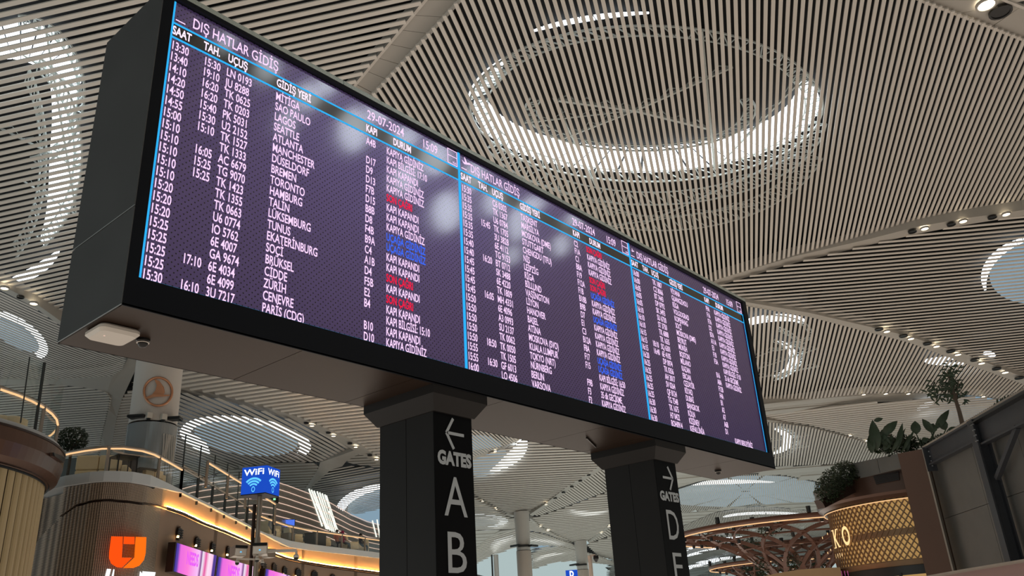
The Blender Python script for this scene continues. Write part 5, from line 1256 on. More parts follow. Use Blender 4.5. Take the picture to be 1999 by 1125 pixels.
# vent on the ring
def onring(px, py, C_, R_):
    d = ray(px, py); ox, oy = CAM.x - C_[0], CAM.y - C_[1]; a = d.x ** 2 + d.y ** 2; b = 2 * (ox * d.x + oy * d.y); c = ox * ox + oy * oy - R_ * R_; q = b * b - 4 * a * c
    t = (-b - math.sqrt(max(q, 0))) / (2 * a); return CAM + d * t
def vent(C_, R_, quad, par, n=4):
    P = [onring(x, y, C_, R_ + .03) for x, y in quad]; m = MB(); nn = ((P[0] + P[2]) / 2 - Vector((C_[0], C_[1], (P[0].z + P[2].z) / 2))).normalized() * .10
    m.hexa([P[3], P[2], P[2] + nn, P[3] + nn, P[0], P[1], P[1] + nn, P[0] + nn]); m.build('vent_box', 'bronze2', par)
    for i in range(n):
        t = (i + .5) / n; a = P[0].lerp(P[3], t) + nn * 1.1; b = P[1].lerp(P[2], t) + nn * 1.1; m = MB(); m.bar(a, b, .05, .03); m.build('vent_louvre', 'black', par)
vent(KC, KR, [(96, 884), (119, 893), (117, 904), (98, 891)], kio)
KA = lambda a: (KC[0] + (KR - .35) * math.cos(a), KC[1] + (KR - .35) * math.sin(a))
rail_along([KA(-1.9 + .10 * i) for i in range(20)], 'glass balustrade with lit handrail on top of the round kiosk at far left', 8.6, .92, 2.2, glass_h=2.2)
# slanted dark framed glass at the kiosk edge
g1, g2 = atD(68, 840, 29.2), atD(87, 708, 29.2); g3 = atD(72, 700, 28.6); g4 = atD(58, 697, 28.3); g0 = atD(40, 826, 28.)
ee = empty('glass_screen', g1, 'tall curved glass screen with dark edge on the round kiosk', 'glass screen')
m = MB(); m.quad(g0, g1, g2, g4); m.build('glass_panel', 'glass', ee); m = MB(); m.bar(g1, g2, .07); m.bar(g0, g4, .03); m.build('dark_joint', 'mullion', ee)
for x, y in ((3, 812), (27, 818)):
    q = atD(x, y, 31); m = MB(); m.lathe(q, [(.25, 8.6), (.42, 8.95), (.42, 9.35), (.2, 9.45)], 16); tag(m.build('lounge_stool', 'cream', smooth=True), 'cream seat on top of the round kiosk, %s one' % ('left' if x < 10 else 'right'), 'seat')

# ================================================================== blue cube sign on its pole with cameras
pb = atD(505, 1010, 30.0); BZ0 = atD(505, 968, 30).z; BZ1 = atD(505, 916, 30).z
e = empty('wifi_pole', (pb.x, pb.y, 0), 'steel pole carrying the blue cube sign and a cluster of cameras', 'pole')
m = MB(); m.lathe(pb, [(.085, 0), (.075, BZ0 + .05)], 20); m.build('pole', 'steelpost', e, smooth=False)
q_ = pb + Vector((-R0.x, -R0.y, 0)).normalized() * .16
m = MB(); m.bar((q_.x, q_.y, 0), (q_.x, q_.y, atD(493, 985, 30).z), .10, .07); m.build('dark_mast', 'bronze2', e)
m = MB(); m.lathe(pb, [(.11, atD(505, 1062, 30).z), (.11, atD(505, 1050, 30).z)], 16); m.build('clamp', 'steelpost', e)
cube = empty('wifi_cube_sign', (pb.x, pb.y, BZ0), 'glowing blue cube sign reading WiFi on top of the steel pole', 'sign')
vdir = Vector((pb.x - CAM.x, pb.y - CAM.y, 0)).normalized(); a = math.atan2(vdir.y, vdir.x)
th = a + math.radians(60)
ux = Vector((math.cos(th), math.sin(th), 0)); uy = Vector((-ux.y, ux.x, 0)); S_ = .455
fr = Vector((-ux.x, -ux.y, 0))
def cubept(i, j, z): return pb + ux * (S_ * i) + uy * (S_ * j) + Vector((0, 0, z - pb.z))
m = MB(); m.hexa([cubept(-1, -1, BZ0), cubept(1, -1, BZ0), cubept(1, 1, BZ0), cubept(-1, 1, BZ0), cubept(-1, -1, BZ1), cubept(1, -1, BZ1), cubept(1, 1, BZ1), cubept(-1, 1, BZ1)]); m.build('light_box', 'blue', cube)
m = MB(); m.hexa([cubept(-1, -1, BZ0 - .03), cubept(1, -1, BZ0 - .03), cubept(1, 1, BZ0 - .03), cubept(-1, 1, BZ0 - .03), cubept(-1, -1, BZ0), cubept(1, -1, BZ0), cubept(1, 1, BZ0), cubept(-1, 1, BZ0)]); m.build('base_plate', 'case2', cube)
HB = BZ1 - BZ0
for nrm in (-ux, -uy, ux, uy):
    rgt = Vector((-nrm.y, nrm.x, 0)); org = pb + nrm * (S_ + .012) + Vector((0, 0, BZ0 - pb.z)); tm = text_mesh([('WiFi', 1.2, 0)])
    m = MB(); add_text(m, tm, ('WiFi', 1.2, 0), org - rgt * .37 + Vector((0, 0, HB * .69)), rgt, (0, 0, 1), HB * .22, width=.74); m.build('wifi_lettering', 'bluew', cube)
    m = MB(); c = org + Vector((0, 0, HB * .16))
    for r_, r2 in ((.145, .19), (.235, .28), (.325, .37)):
        A = [c + rgt * (r_ * math.sin(t)) + Vector((0, 0, r_ * math.cos(t))) for t in [(-.82 + 1.64 * k / 12) for k in range(13)]]; B = [c + rgt * (r2 * 1.06 * math.sin(t)) + Vector((0, 0, r2 * 1.06 * math.cos(t))) for t in [(-.82 + 1.64 * k / 12) for k in range(13)]]
        for k in range(12): m.quad(A[k], A[k + 1], B[k + 1], B[k])
    for k in range(12):
        t0, t1 = 2 * PI * k / 12, 2 * PI * (k + 1) / 12
        m.quad(*[c + rgt * (r_ * math.cos(t) * .8) + Vector((0, 0, r_ * math.sin(t) * 1.15)) for r_, t in ((.055, t0), (.055, t1), (.085, t1), (.085, t0))])
    m.build('signal_symbol', 'cyan', cube)
def pole_box(px, py, sz, yaw, tilt, lab, dist=29.6):
    c = atD(px, py, dist); ee = empty('camera_box', c, lab, 'camera'); ee.rotation_euler = (0, 0, yaw)
    h = sz / 2
    def add(b, nm, mt): o = b.build(nm, mt); o.parent = ee; o.rotation_euler = (tilt, 0, 0)
    m = MB(); m.hexa([(-h, -h * .5, -h * .75), (h, -h * .5, -h * .75), (h, h, -h * .75), (-h, h, -h * .75), (-h, -h * .9, h * .75), (h, -h * .9, h * .75), (h, h, h * .75), (-h, h, h * .75)]); add(m, 'housing', 'steelpost')
    m = MB(); m.hexa([(-h * .9, -h * .56, -h * .68), (h * .9, -h * .56, -h * .68), (h * .9, -h * .5, -h * .68), (-h * .9, -h * .5, -h * .68), (-h * .9, -h * .80, h * .25), (h * .9, -h * .80, h * .25), (h * .9, -h * .72, h * .25), (-h * .9, -h * .72, h * .25)]); add(m, 'front_panel', 'white')
    m = MB(); m.box(-h * 1.0, h * 1.0, -h * .97, -h * .8, h * .32, h * .72); add(m, 'visor', 'black')
    m = MB(); m.box(-h * .12, h * .12, -h * .70, -h * .6, -h * .3, -h * .02); add(m, 'badge', 'cyan')
a_ = math.atan2(vdir.y, vdir.x) - PI / 2
pole_box(466, 1077, .42, a_ + .5, -.1, 'grey camera box on the left of the steel pole'); pole_box(508, 1073, .45, a_ - .08, -.1, 'grey camera box on the front of the steel pole', 29.3); pole_box(523, 1081, .36, a_ - 1.0, 0, 'grey camera box behind the right of the steel pole', 30.4)
def ptz(px, py, s, lab, dist=29.6, arm=None):
    c = atD(px, py, dist); ee = empty('dome_camera', c, lab, 'camera')
    m = MB(); m.lathe(c, [(s * .35, c.z + s * .9), (s * .75, c.z + s * .6), (s * .8, c.z + s * .05), (s * .75, c.z)], 16); m.build('housing', 'white', ee, smooth=False)
    m = MB(); m.lathe(c, [(s * .7, c.z), (s * .66, c.z - s * .45), (s * .4, c.z - s * .75), (.01, c.z - s * .85)], 16); m.build('dome', 'black', ee, smooth=True)
    m = MB()
    if arm:
        q = atD(*arm, dist); m.bar((c.x, c.y, c.z + s * .8), (c.x, c.y, q.z), .05); m.bar((c.x, c.y, q.z), (pb.x, pb.y, q.z), .09)
    else: m.bar((c.x, c.y, c.z + s * .8), (c.x, c.y, c.z + s * 1.5), .05); m.bar((c.x, c.y, c.z + s * 1.4), (pb.x, pb.y, c.z + s * 1.4), .05)
    m.build('bracket', 'white', ee)
ptz(578, 1089, .12, 'white dome camera hanging from a long arm right of the steel pole', 30.0, arm=(578, 1075))
ptz(463, 1099, .09, 'white dome camera low on the left of the steel pole'); ptz(502, 1094, .09, 'white dome camera low on the front of the steel pole', 29.3); ptz(512, 1100, .08, 'white tilted camera low on the right of the steel pole', 29.4)
# small traffic-light style sign behind
p = atD(536, 972, 52); e = empty('green_signal', p, 'small black signal box with green figures on a thin pole, right of the blue cube', 'signal'); M['greenlit'] = em('green_signal_light', (.35, .9, .5), 1.0)
m = MB(); m.box(p.x - .22, p.x + .22, p.y - .1, p.y + .1, p.z - .32, p.z + .32); m.build('housing', 'black', e); m = MB(); m.bar((p.x, p.y, MZ), (p.x, p.y, p.z - .3), .08); m.build('pole', 'black', e)
d = (CAM - p); d.z = 0; d.normalize()
for k in (-1, 1): m = MB(); c = p + d * .2 + Vector((0, 0, k * .12)); m.lathe(c, [(.07, c.z - .05), (.07, c.z + .05)], 8); m.build('green_figure', 'greenlit', e)
# far blue D sign and slim camera pole between pillars
p = atD(1116, 1121, 60); d = (CAM - p); d.z = 0; d.normalize(); sd = Vector((-d.y, d.x, 0)); e = empty('blue_letter_sign', p, 'small blue sign with a white D between the round columns at the bottom edge', 'sign')
m = MB(); m.bar(p - sd * .4, p + sd * .4, .12, .5); m.build('light_box', 'blue', e); tm = text_mesh([('D', 3., 0)]); m = MB(); r_ = -sd if (-sd).dot(R0) > 0 else sd; add_text(m, tm, ('D', 3., 0), p + d * .08 - r_ * .14 - Vector((0, 0, .17)), r_, (0, 0, 1), .34, width=.28); m.build('lettering', 'bluew', e)
p = atD(1151, 1085, 55); e = empty('camera_mast', (p.x, p.y, 0), 'slim brown mast with a small camera right of the farther round column', 'pole')
m = MB(); m.bar((p.x, p.y, 0), p, .18); q = atD(1163, 1085, 55); m.bar(p, q, .12); m.build('mast', 'col_low', e); m = MB(); m.lathe(q, [(.16, q.z), (.17, q.z - .2), (.05, q.z - .4)], 12); m.build('dome', 'black', e)

# ================================================================== wooden tree canopies
def interp(tab, z):
    for (a, ra), (b, rb) in zip(tab, tab[1:]):
        if a <= z <= b: return ra + (rb - ra) * (z - a) / (b - a)
    return tab[-1][1]
def tree_canopy(c, R_, ztop, k, N_, label, twist=1.7, lamps=True, seed=1):
    base = [(0, 1.4), (3.0, 1.38), (4.5, 1.48), (5.65, 2.0), (6.86, 3.3), (7.5, 4.4), (7.95, 5.6), (8.2, 6.8), (8.3, 7.6)]
    prof = [(z * ztop / 8.3, r * R_ / 7.6) for z, r in base]
    e = empty('wooden_tree_canopy', (c.x, c.y, 0), label, 'tree sculpture')
    s = [0]
    for (a, ra), (b, rb) in zip(prof, prof[1:]): s.append(s[-1] + math.hypot(b - a, rb - ra))
    n = 26
    def P(u, a):
        t = u * s[-1]
        for i in range(len(prof) - 1):
            if t <= s[i + 1] + 1e-6:
                f = (t - s[i]) / (s[i + 1] - s[i]); z = prof[i][0] + (prof[i + 1][0] - prof[i][0]) * f; r = prof[i][1] + (prof[i + 1][1] - prof[i][1]) * f; break
        return Vector((c.x + r * math.cos(a), c.y + r * math.sin(a), z))
    for d in (1, -1):
        for k_ in range(N_):
            a0 = 2 * PI * k_ / N_ + (.1 if d > 0 else 0); m = MB(); pts = [P(i / n, a0 + d * twist * (i / n) ** 1.25) for i in range(n + 1)]
            for p, q in zip(pts, pts[1:]):
                o = Vector((c.x, c.y, p.z + 2.0)) - p; m.bar(p, q, .26 * k, .12 * k, up=o)
            m.build('lattice_branch', 'wood', e)
    for u, w in ((1.0, .16), (.88, .08), (.76, .07), (.64, .06)):
        m = MB(); m.tube([P(u, 2 * PI * i / 64) for i in range(65)], w * k, 6, cap=False); m.build('ring_beam', 'wood', e, smooth=True)
    m = MB(); m.tube([P(1, 2 * PI * i / 64) + Vector((0, 0, -.2)) for i in range(65)], .035, 5, cap=False); m.build('rim_light', 'ledsoft', e)
    if lamps:
        for i in range(26):
            a = 2 * PI * i / 26 + .07; u = (1.0, .9, .8)[i % 3]; p = P(u, a); m = MB(); m.lathe(p, [(.13, p.z + .15), (.15, p.z + .55)], 10); m.bar(p, p + Vector((0, 0, .3)), .05); m.build('spot_lamp', 'black', e)
            m = MB(); q = P(u - .04, a + .1); m.lathe(q, [(.10, q.z - .34), (.12, q.z - .08)], 10); m.build('spot_lamp', 'black', e)
            if i % 2: m = MB(); m.lathe(q, [(.09, q.z - .36), (.09, q.z - .345)], 8); m.build('spot_glow', 'ledline', e)
    rn = random.Random(seed); m = MB()
    for i in range(9):
        a = rn.uniform(0, 2 * PI); u = rn.uniform(.55, .85); p = P(u, a); foliage(m, (p.x, p.y, p.z + .35), .9 * k, .9 * k, .5 * k, 220, .13, rn, .1)
    for i in range(5):
        a = rn.uniform(0, 2 * PI); p = P(.55, a); foliage(m, (p.x, p.y, p.z - .5), .5, .5, .9, 150, .12, rn, .1)
    tag(m.build('hanging_plants', 'leaf2', e), kind='stuff')
    return e
tc = at(1545, 1036, 8.3); tree_canopy(tc, 207 / F * (tc - CAM).length, 8.3, 1., 13, 'large rust brown wooden lattice tree with a wide flat canopy and lit rim', seed=2)
t2 = atD(1512, 1101, 82); tree_canopy(t2, 114 / F * (t2 - CAM).length, t2.z, .8, 11, 'smaller dark wooden lattice tree further back under the large one', seed=5)
# gold roof edge of a shop in front of the trees
p0 = [atD(x, y, 44) for x, y in ((1488, 1126), (1520, 1119), (1560, 1112.5), (1600, 1109.5), (1640, 1108))]
e = empty('gold_kiosk', p0[0], 'gold fascia of a low shop in front of the wooden tree', 'kiosk'); zt = max(p.z for p in p0)
m = MB(); m.band([(p.x, p.y) for p in p0], zt - 1.2, [p.z for p in p0], 3.0); m.build('fascia', 'gold', e); m = MB(); m.band([(p.x, p.y) for p in p0], 0., zt - 1.25, 2.8); m.build('body', 'bronze2', e)

# ================================================================== right hand drum shop
QC = (42.21, 7.61); QR = 4.53; QD = 4.10
thc = math.atan2(CAM.y - QC[1], CAM.x - QC[0])
ARC = dict(a0=thc - 1.9, a1=thc + .20)
dr = empty('drum_shop', (QC[0], QC[1], 0), 'round shop with golden diamond lattice drum and bronze canopy ring at lower right', 'shop')
m = MB(); m.lathe(QC, [(QD + .02, 6.92), (QR - .25, 6.86), (QR - .05, 7.0), (QR, 7.12), (QR, 7.93), (QR - .06, 8.0), (QR - .3, 8.02), (QD, 8.02)], 96, close=False, **ARC); m.build('canopy_ring', 'bronze', dr, smooth=False)
m = MB(); m.lathe(QC, [(QR + .02, 7.90), (QR + .03, 7.98), (QR - .06, 8.03)], 96, close=False, **ARC); m.build('ring_bead', 'bronze2', dr)
m = MB(); m.lathe(QC, [(QD + .05, 6.84), (QD + .05, 6.93), (QR - .3, 6.86), (QR - .5, 6.82)], 96, close=False, **ARC); m.build('soffit_recess', 'black', dr)
M['goldsoff'] = vary(pm('gold_soffit', (.60, .42, .16), .35, .5), 2, .05)
M['amber'] = vary(pm('amber_backlit_screen', (.60, .42, .20), .5, emit=(1., .60, .20), es=.30), 2, .1)
m = MB(); m.lathe(QC, [(QD - .12, 0), (QD - .12, 6.95)], 96, close=False, **ARC); m.build('amber_backing', 'amber', dr, smooth=True)
LZ0, LZ1 = 4.15, 6.86
M['lat'] = vary(pm('bronze_lattice_strip', (.26, .16, .09), .4, .6), 3, .1)
da = .27 / QD
for dd in (1, -1):
    for k in range(-22, 23):
        a0 = thc + k * da; m = MB(); pts = []
        for i in range(7):
            z = LZ0 + (LZ1 - LZ0) * i / 6; a = a0 + dd * ((z - (LZ0 + LZ1) / 2) / .36) * da
            if a > thc + .20: continue
            pts.append(Vector((QC[0] + (QD + .02 * dd) * math.cos(a), QC[1] + (QD + .02 * dd) * math.sin(a), z)))
        if len(pts) < 2: continue
        if abs((pts[0] - Vector((QC[0], QC[1], 0))).to_2d().angle_signed(Vector((math.cos(thc), math.sin(thc))), 0)) > 1.75: continue
        for p, q in zip(pts, pts[1:]): m.bar(p, q, .055, .05, up=Vector((p.x - QC[0], p.y - QC[1], 0)))
        m.build('lattice_strip', 'lat', dr)
m = MB(); m.lathe(QC, [(QD - .02, 5.28), (QD, 5.28), (QD, 5.55), (QD - .02, 5.55)], 96, close=False, **ARC); m.build('middle_band', 'lat', dr)
m = MB(); m.lathe(QC, [(QD + .03, 3.95), (QD + .05, 4.0), (QD + .05, 4.22), (QD + .03, 4.25)], 96, close=False, **ARC); m.build('lower_band', 'lat', dr)
m = MB(); m.lathe(QC, [(QD + .10, 3.6), (QD + .12, 3.98), (QD - .1, 3.98)], 96, close=False, **ARC); m.build('shopfront_head', 'black', dr)
m = MB(); m.lathe(QC, [(QD + .16, 6.76), (QD + .16, 6.80)], 96, close=False, **ARC); m.build('soffit_light', 'ledsoft', dr)
for k in range(-5, 1):
    a = thc + k * .3; m = MB(); p = (QC[0] + (QD + .1) * math.cos(a), QC[1] + (QD + .1) * math.sin(a)); m.bar((*p, 0), (*p, 3.7), .12); m.build('shopfront_mullion', 'black', dr)
vent(QC, QR, [(1706, 931), (1755, 921), (1757, 938), (1712, 947)], dr, 5)
M['signgold'] = em('gold_letter_light', (1.0, .66, .30), 1.25); M['signmag'] = em('magenta_letters', (.6, .12, .35), .9)
tm = text_mesh([(c, 1., 0) for c in 'VAKO'] + [(c, 2., 0) for c in 'SINCE1934'] + [('HM', 2., 0)])
ds = empty('drum_lettering', onring(1640, 1050, QC, QD + .1), 'glowing gold shop name ending in KKO with small since 1934 below on the lattice drum', 'sign')
def ringletter(ch, px, ybase, ytop, wpx, key=1., serif=True, mat='signgold'):
    p = onring(px, ybase, QC, QD + .12); q = onring(px, ytop, QC, QD + .12); a = math.atan2(p.y - QC[1], p.x - QC[0]); t = Vector((-math.sin(a), math.cos(a), 0)); t = t if t.dot(R0) > 0 else -t
    h = q.z - p.z; nn = Vector((math.cos(a), math.sin(a), 0)); w = wpx
    m = MB(); add_text(m, tm, (ch, key, 0), p - t * w / 2, t, (0, 0, 1), h, width=w)
    if serif and ch in 'KVA':
        for (x, z) in {'K': ((-.42, 0), (.42, 0), (-.42, 1), (.40, 1)), 'V': ((-.45, 1), (.45, 1)), 'A': ((-.45, 0), (.45, 0))}[ch]:
            c = p + t * (x * w) + Vector((0, 0, z * h)); m.bar(c - t * w * .17, c + t * w * .17, .03, .035)
    m.build('letter', mat, ds)
for ch, px, yb, yt, w in (('V', 1612.5, 1086, 1050, .62), ('A', 1616, 1080, 1044, .62), ('K', 1621.5, 1074, 1038, .62), ('K', 1635.5, 1069, 1033, .62), ('O', 1654.5, 1064, 1027, .60)): ringletter(ch, px, yb, yt, w)
for i, ch in enumerate('SINCE 1934'):
    if ch == ' ': continue
    a_px = 1617 + 27.5 * (i / 9) ** 1.35; ringletter(ch, a_px, 1094 - 6.5 * (a_px - 1617) / 27, 1086 - 6.5 * (a_px - 1617) / 27, .085, 2., False)
for i, px in enumerate((1644, 1650, 1656)): ringletter('H' if False else 'I', px, 1124, 1115, .05, 2., False, 'signmag')

# grey wall and hedge above the ring
ZR = 8.4
w1 = [atD(1655, 907, 42.5), atD(1712, 895, 41.2), atD(1762, 884, 40.4)]
ww = empty('wall_back', w1[1], 'grey parapet wall above the bronze ring', kind='structure')
for a, b in zip(w1, w1[1:]):
    m = MB(); b2 = a.lerp(b, .985); m.band([(a.x, a.y), (b2.x, b2.y)], 7.9, [a.z, b2.z], .2); m.build('parapet_panel', 'concrete', ww)
rn = random.Random(11)
hp = atD(1630, 950, 41.6); e = empty('hedge', (hp.x, hp.y, 8.0), 'dark green clipped hedge above the bronze ring', 'hedge')
m = MB()
for (x, y, d, rx, rz, n) in ((1612, 958, 41.0, .62, .62, 700), (1626, 946, 41.4, .6, .75, 800), (1643, 932, 41.9, .55, .70, 800), (1655, 924, 42.2, .45, .6, 600)):
    p = atD(x, y, d); foliage(m, (p.x, p.y, p.z), rx, .5, rz, n, .085, rn, .2)
tag(m.build('foliage', 'leaf2', e), kind='stuff'); m = MB(); p = atD(1632, 975, 41.6); m.bar(atD(1600, 985, 41.0), atD(1660, 955, 42.2), .5, .4); m.build('planter', 'bronze2', e)

# ------------------------------------------------------------------ brown pier, concrete block and steel frame
A1, A2 = at(1752, 886, ZR), at(1799, 877, ZR); B1_ = at(1802, 876.5, ZR); B2_ = at(1819, 874, ZR); B9 = at(1999, 773, ZR)
dirw = (B9 - B2_); dirw.z = 0; Lw = dirw.length; dirw.normalize(); nw = Vector((-dirw.y, dirw.x, 0)); nw = nw if nw.dot(B2_ - CAM) > 0 else -nw
pier = empty('brown_pier', (A1.x, A1.y, 0), 'tall brown metal pier between the lattice drum and the concrete block', 'pier')
m = MB(); m.band([(A1.x, A1.y), (A2.x, A2.y)], 0., ZR, .6); m.build('cladding', vary(pm('matt_brown_cladding', (.105, .06, .042), .5, .2), 1, .08), pier)
m = MB(); m.band([(A2.x, A2.y), (B1_.x, B1_.y)], 0., ZR + .02, .6); m.build('pale_edge', 'concrete2', pier)
blk = empty('wall_right', B1_, 'grey concrete block wall in panels behind the steel frame at right', kind='structure')
end = B2_ + dirw * (Lw + 4)
for (s0, s1) in ((-1.3, 2.9), (2.92, 6.4), (6.42, Lw + 4)):
    for (z0, z1) in ((0, 3.0), (3.02, 5.6), (5.62, ZR - .02)):
        a = B2_ + dirw * s0 + nw * .25; b = B2_ + dirw * s1 + nw * .25; m = MB(); m.band([(a.x, a.y), (b.x, b.y)], z0, z1, .3); m.build('concrete_panel', 'concrete', blk)
sf = empty('steel_frame', B2_, 'dark bolted steel beams and column over the concrete wall at the right edge', 'steel frame')
def ibeam(a, b, depth, fw, nm, mat='steel'):
    m = MB(); up = Vector((0, 0, 1)); m.bar(a - up * .03, b - up * .03, fw, .06); m.build(nm + '_top_flange', mat, sf)
    m = MB(); m.bar(a - up * (depth - .03), b - up * (depth - .03), fw, .06); m.build(nm + '_lower_flange', mat, sf)
    m = MB(); m.bar(a - up * depth / 2, b - up * depth / 2, .04, depth - .12); m.build(nm + '_web', mat, sf)
bt = lambda s, z=ZR, o=-.22: B2_ + dirw * s + nw * o + Vector((0, 0, z - ZR))
sc_ = (atY if False else None)
def s_at(px, py):
    p = onwall(px, py, [(B2_.x - dirw.x * 2, B2_.y - dirw.y * 2), (end.x, end.y)]); return (p - B2_).dot(dirw), p.z
sA = s_at(1914, 822)[0]; sB = s_at(1926, 850)[0]
ibeam(bt(.15), bt(sA), s_at(1827, 874)[1] - s_at(1827, 911)[1] + .05, .30, 'near_beam')
ibeam(bt(sB), bt(Lw + 4), .95, .30, 'far_beam')
cz = 0.; cw = .42
for o, nm in ((-.42, 'column_front_flange'), (-.0, 'column_back_flange')):
    m = MB(); c = bt((sA + sB) / 2, ZR, o); m.bar((c.x, c.y, 0), (c.x, c.y, ZR), cw, .06, up=nw); m.build(nm, 'steel', sf)
m = MB(); c = bt((sA + sB) / 2, ZR, -.21); m.bar((c.x, c.y, 0), (c.x, c.y, ZR), .05, .36, up=nw); m.build('column_web', 'steel', sf)
for s in (.15, sA, sB):
    m = MB(); c = bt(s, ZR - .5, -.25); m.bar(c - Vector((0, 0, .5)), c + Vector((0, 0, .5)), .05, .40, up=nw); m.build('end_plate', 'steel', sf)
    for k in range(4):
        for off in ((.1,) if s != sB else (.08, .20)):
            m = MB(); q = bt(s + (off if s != sA else -.1), ZR - .2 - .2 * k, -.46 if s == sB else -.26); m.lathe(q, [(.035, q.z - .02), (.035, q.z + .02)], 8); m.build('bolt_head', 'bolt', sf)
m = MB(); m.bar(bt(sB + .3, ZR - 2.2, -.2), bt(sB + 2.6, ZR - .9, -.2), .16); m.build('diagonal_brace', 'steel', sf)
m = MB(); m.bar(bt(-.1, ZR + .05, -.30), bt(Lw + 4, ZR + .05, -.30), .10, .07); m.build('roof_edge', 'concrete2', sf)
m = MB()
for k in range(int((Lw + 3) / .16)): m.bar(bt(.1 + k * .16, ZR + .10, -.3), bt(.1 + k * .16, ZR + .10, .1), .05, .05)
tag(m.build('grating', 'steel', sf), kind='stuff')
m = MB(); a = bt(sB, ZR - .15, -.1); b = bt(Lw + 4, ZR - .15, -.1); m.bar(a - nw * 0 + Vector((0, 0, 0)), b, .9, .05); m.build('roof_sheet', 'black', sf)
# pinkish cornice at the bottom right
q0 = [atD(x, y, d) for x, y, d in ((1825, 1128, 33.5), (1905, 1114, 31.5), (2080, 1086, 28))]
m = MB(); m.band([(p.x, p.y) for p in q0], [0.] * 3, [p.z for p in q0], .4); e = tag(m.build('trim_40', 'pink'), 'pinkish cornice of a low wall at the bottom right corner', kind='structure')
m = MB(); m.band([(p.x, p.y) for p in inward([(p.x, p.y) for p in q0], 0)] if False else [(p.x, p.y) for p in q0], [p.z for p in q0], [p.z + .05 for p in q0], .5, away=False); tag(m.build('trim_41', 'concrete2'), 'pale top strip of the cornice at the bottom right corner', kind='structure')

# ------------------------------------------------------------------ plants on the roof
def leafobj(base, tip, wpx, par, bend=.15, mat='leaf', nm='leaf', dist=40.5):
    a, b = atD(*base, dist), atD(*tip, dist); d = b - a; l = d.length; d.normalize(); view = (CAM - a).normalized(); s = d.cross(view).normalized(); w = wpx * dist / F / 2; nv = s.cross(d).normalized()
    m = MB(); prof = ((0, .12), (.15, .7), (.35, 1.), (.6, .9), (.82, .5), (1, .02)); n = len(prof)
    for t, k in prof:
        c = a + d * (l * t) + nv * (bend * l * math.sin(t * PI) * .6); f = nv * (w * k * .35); m.v += [tuple(c - s * w * k + f), tuple(c), tuple(c + s * w * k + f)]
    for i in range(n - 1):
        for j in range(2): q = 3 * i + j; m.face(q, q + 1, q + 4, q + 3)
    return m.build(nm, mat, par, smooth=True)
zb_ = ZR
bp = atD(1745, 880, 40.5); e1 = empty('broad_leaf_plant', bp, 'broad leaved dark plant left of the upright one on the roof above the drum', 'plant')
for b, t, w in (((1712, 880), (1703, 820), 20), ((1706, 822), (1724, 817), 8), ((1722, 850), (1752, 822), 16), ((1716, 862), (1735, 833), 15), ((1702, 885), (1699, 845), 14), ((1740, 884), (1768, 836), 7), ((1760, 884), (1786, 838), 6), ((1738, 876), (1716, 843), 14), ((1725, 880), (1742, 850), 12), ((1750, 880), (1762, 826), 10), ((1770, 884), (1775, 848), 8)):
    leafobj(b, t, w, e1, rn.uniform(.1, .3))
m = MB()
for (x, y, r, rz, n) in ((1712, 870, .35, .35, 350), (1735, 868, .45, .5, 500), (1762, 866, .45, .45, 450), (1782, 868, .3, .35, 250)):
    p = atD(x, y, 40.8); foliage(m, tuple(p), r, .4, rz, n, .10, rn, .1)
tag(m.build('undergrowth', 'leaf2', e1), kind='stuff')
e2 = empty('paddle_leaf_plant', atD(1815, 876, 40.5), 'plant with long stalks and paddle shaped leaves on the roof, below the slender tree', 'plant')
for s0, s1, t, w in (((1800, 872), (1789, 848), (1786, 822), 17), ((1815, 870), (1826, 838), (1853, 800), 13), ((1812, 870), (1822, 845), (1800, 818), 13), ((1832, 868), (1846, 840), (1836, 818), 15), ((1828, 868), (1818, 845), (1822, 827), 16), ((1840, 866), (1850, 840), (1874, 836), 9), ((1838, 866), (1845, 858), (1835, 846), 10), ((1806, 876), (1800, 862), (1812, 856), 10)):
    m = MB(); m.tube([atD(*s0, 40.5), atD(*s1, 40.5)], .025, 5); m.build('stalk', 'leaf', e2); leafobj(s1, t, w, e2, rn.uniform(.05, .25))
m = MB()
for (x, y, r, n) in ((1808, 866, .3, 220), (1830, 862, .35, 220), (1845, 856, .25, 140)): p = atD(x, y, 40.8); foliage(m, tuple(p), r, .3, r * .8, n, .08, rn, .1)
tag(m.build('undergrowth', 'leaf2', e2), kind='stuff')
e3 = empty('slender_tree', atD(1882, 842, 40), 'slender tree with narrow leaves on the roof behind the steel beam', 'tree')
m = MB(); m.tube([atD(1882, 842, 40), atD(1873, 805, 40), (atD(1864, 776, 40)), atD(1857, 752, 40)], [.10, .085, .07, .05], 8); [m.tube([atD(1866, 782, 40), atD(x, y, 40)], [.04, .015], 5) for x, y in ((1840, 745), (1858, 730), (1872, 742), (1832, 760), (1877, 770), (1848, 722))]; m.build('trunk', 'bark', e3)
for i in range(170):
    cx, cy = rn.choice(((1850, 735), (1842, 752), (1863, 748), (1835, 762), (1872, 772), (1855, 722), (1848, 768), (1822, 764)))
    x, y = rn.gauss(cx, 9), rn.gauss(cy, 8); a = rn.uniform(-.4, PI + .4); l = rn.uniform(9, 17); leafobj((x, y), (x + l * math.cos(a), y + l * math.sin(a) * .9), 3.0, e3, .1, 'leaf', 'leaf', rn.uniform(39.6, 40.5))
e4 = empty('roof_tuft', atD(1950, 790, 37.5), 'small leafy tuft on the roof edge at the far right', 'plant')
for i in range(14): x = rn.uniform(1942, 1972); leafobj((x, 797 - (x - 1942) * .45), (x + rn.uniform(-7, 7), 783 - (x - 1942) * .45 + rn.uniform(-4, 4)), 3.2, e4, .1, 'leaf', 'leaf', 37.5)
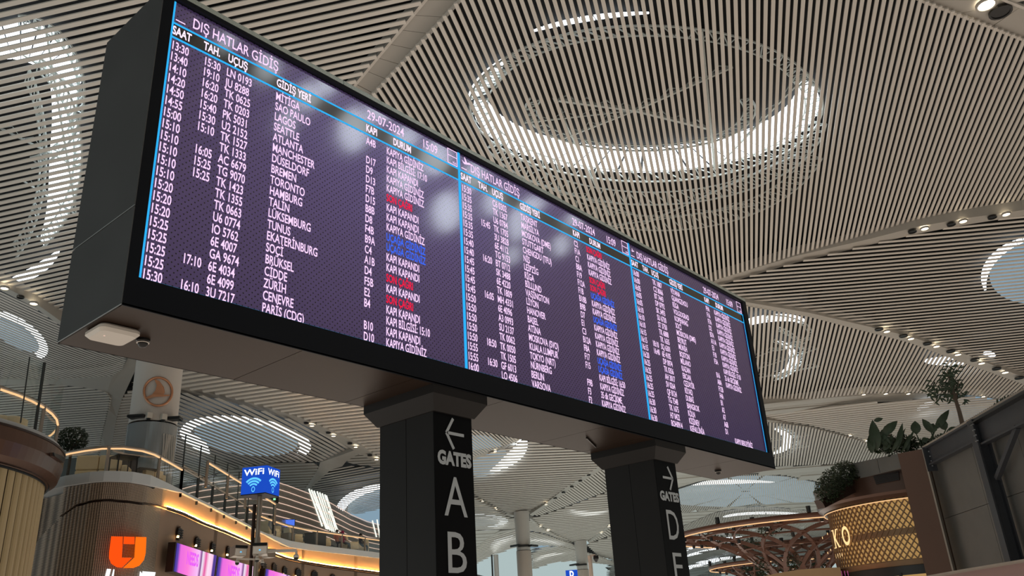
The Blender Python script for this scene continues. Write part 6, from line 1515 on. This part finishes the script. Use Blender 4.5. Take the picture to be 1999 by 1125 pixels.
for i in range(10): x = rn.uniform(1940, 1985); leafobj((x, 797 - (x - 1942) * .5), (x + rn.uniform(-5, 8), 788 - (x - 1942) * .5), 3, e4, .1, 'leaf', 'leaf', 37.5)

# ================================================================== rear hall wall and
# ================================================================== rear part of the ceiling (mirrored in the glossy screens)
def mirror(px, py, z):
    d = ray(px, py); t = (RC - CAM.y) / d.y; P = CAM + d * t; r = Vector((d.x, -d.y, d.z)); return P + r * ((z - P.z) / r.z)
rw = empty('wall_rear', (0, -76, 0), 'grey rear wall of the hall behind the viewer, with columns', kind='structure')
for k in range(-8, 17): m = MB(); m.box(k * 9 - 4.4, k * 9 + 4.4, -76.3, -76, 0, 20.4); m.build('wall_panel', 'darkfab', rw); m = MB(); m.box(k * 9 + 4.2, k * 9 + 4.8, -76.6, -75.6, 0, 20.6); m.build('pilaster', 'greyfab', rw)
re_ = empty('ceiling', (0, -35, 21), 'slatted ceiling behind the viewer, mirrored in the screens', kind='structure')
m = MB(); k = -60.
while k < 150: m.box(k, k + .42, -75, -9, 20.6, 20.8); k += .75
tag(m.build('slat_field', 'slat', re_), kind='stuff'); m = MB(); m.box(-60, 150, -75, -9, 22.4, 22.6); m.build('roof_deck', 'deck', re_)
BL = [((520, 135), 26, 30), ((600, 190), 30, 30), ((640, 165), 22, 26), ((690, 255), 36, 52), ((745, 215), 30, 26), ((790, 270), 32, 24), ((850, 310), 34, 40), ((790, 350), 24, 34), ((872, 415), 34, 48), ((925, 345), 22, 34), ((962, 395), 20, 34), ((1010, 440), 20, 40), ((1095, 480), 16, 26), ((1040, 400), 26, 16), ((1120, 430), 18, 14), ((560, 240), 14, 30), ((1000, 500), 14, 22), ((440, 85), 20, 20)]
sk = empty('skylight', mirror(800, 300, 21.8), 'group of skylight panes in the ceiling behind the viewer', 'skylight')
for (c, rx, ry) in BL:
    m = MB(); n = 14; pts = [mirror(c[0] + rx * .8 * math.cos(2 * PI * i / n), c[1] + ry * .8 * math.sin(2 * PI * i / n), 20.55) for i in range(n)]
    m.v = [tuple(p) for p in pts] + [(p.x, p.y, p.z + .06) for p in pts]; m.face(*range(n)); m.face(*reversed(range(n, 2 * n)))
    for i in range(n): j = (i + 1) % n; m.face(i, n + i, n + j, j)
    m.build('pane', 'sky', sk)
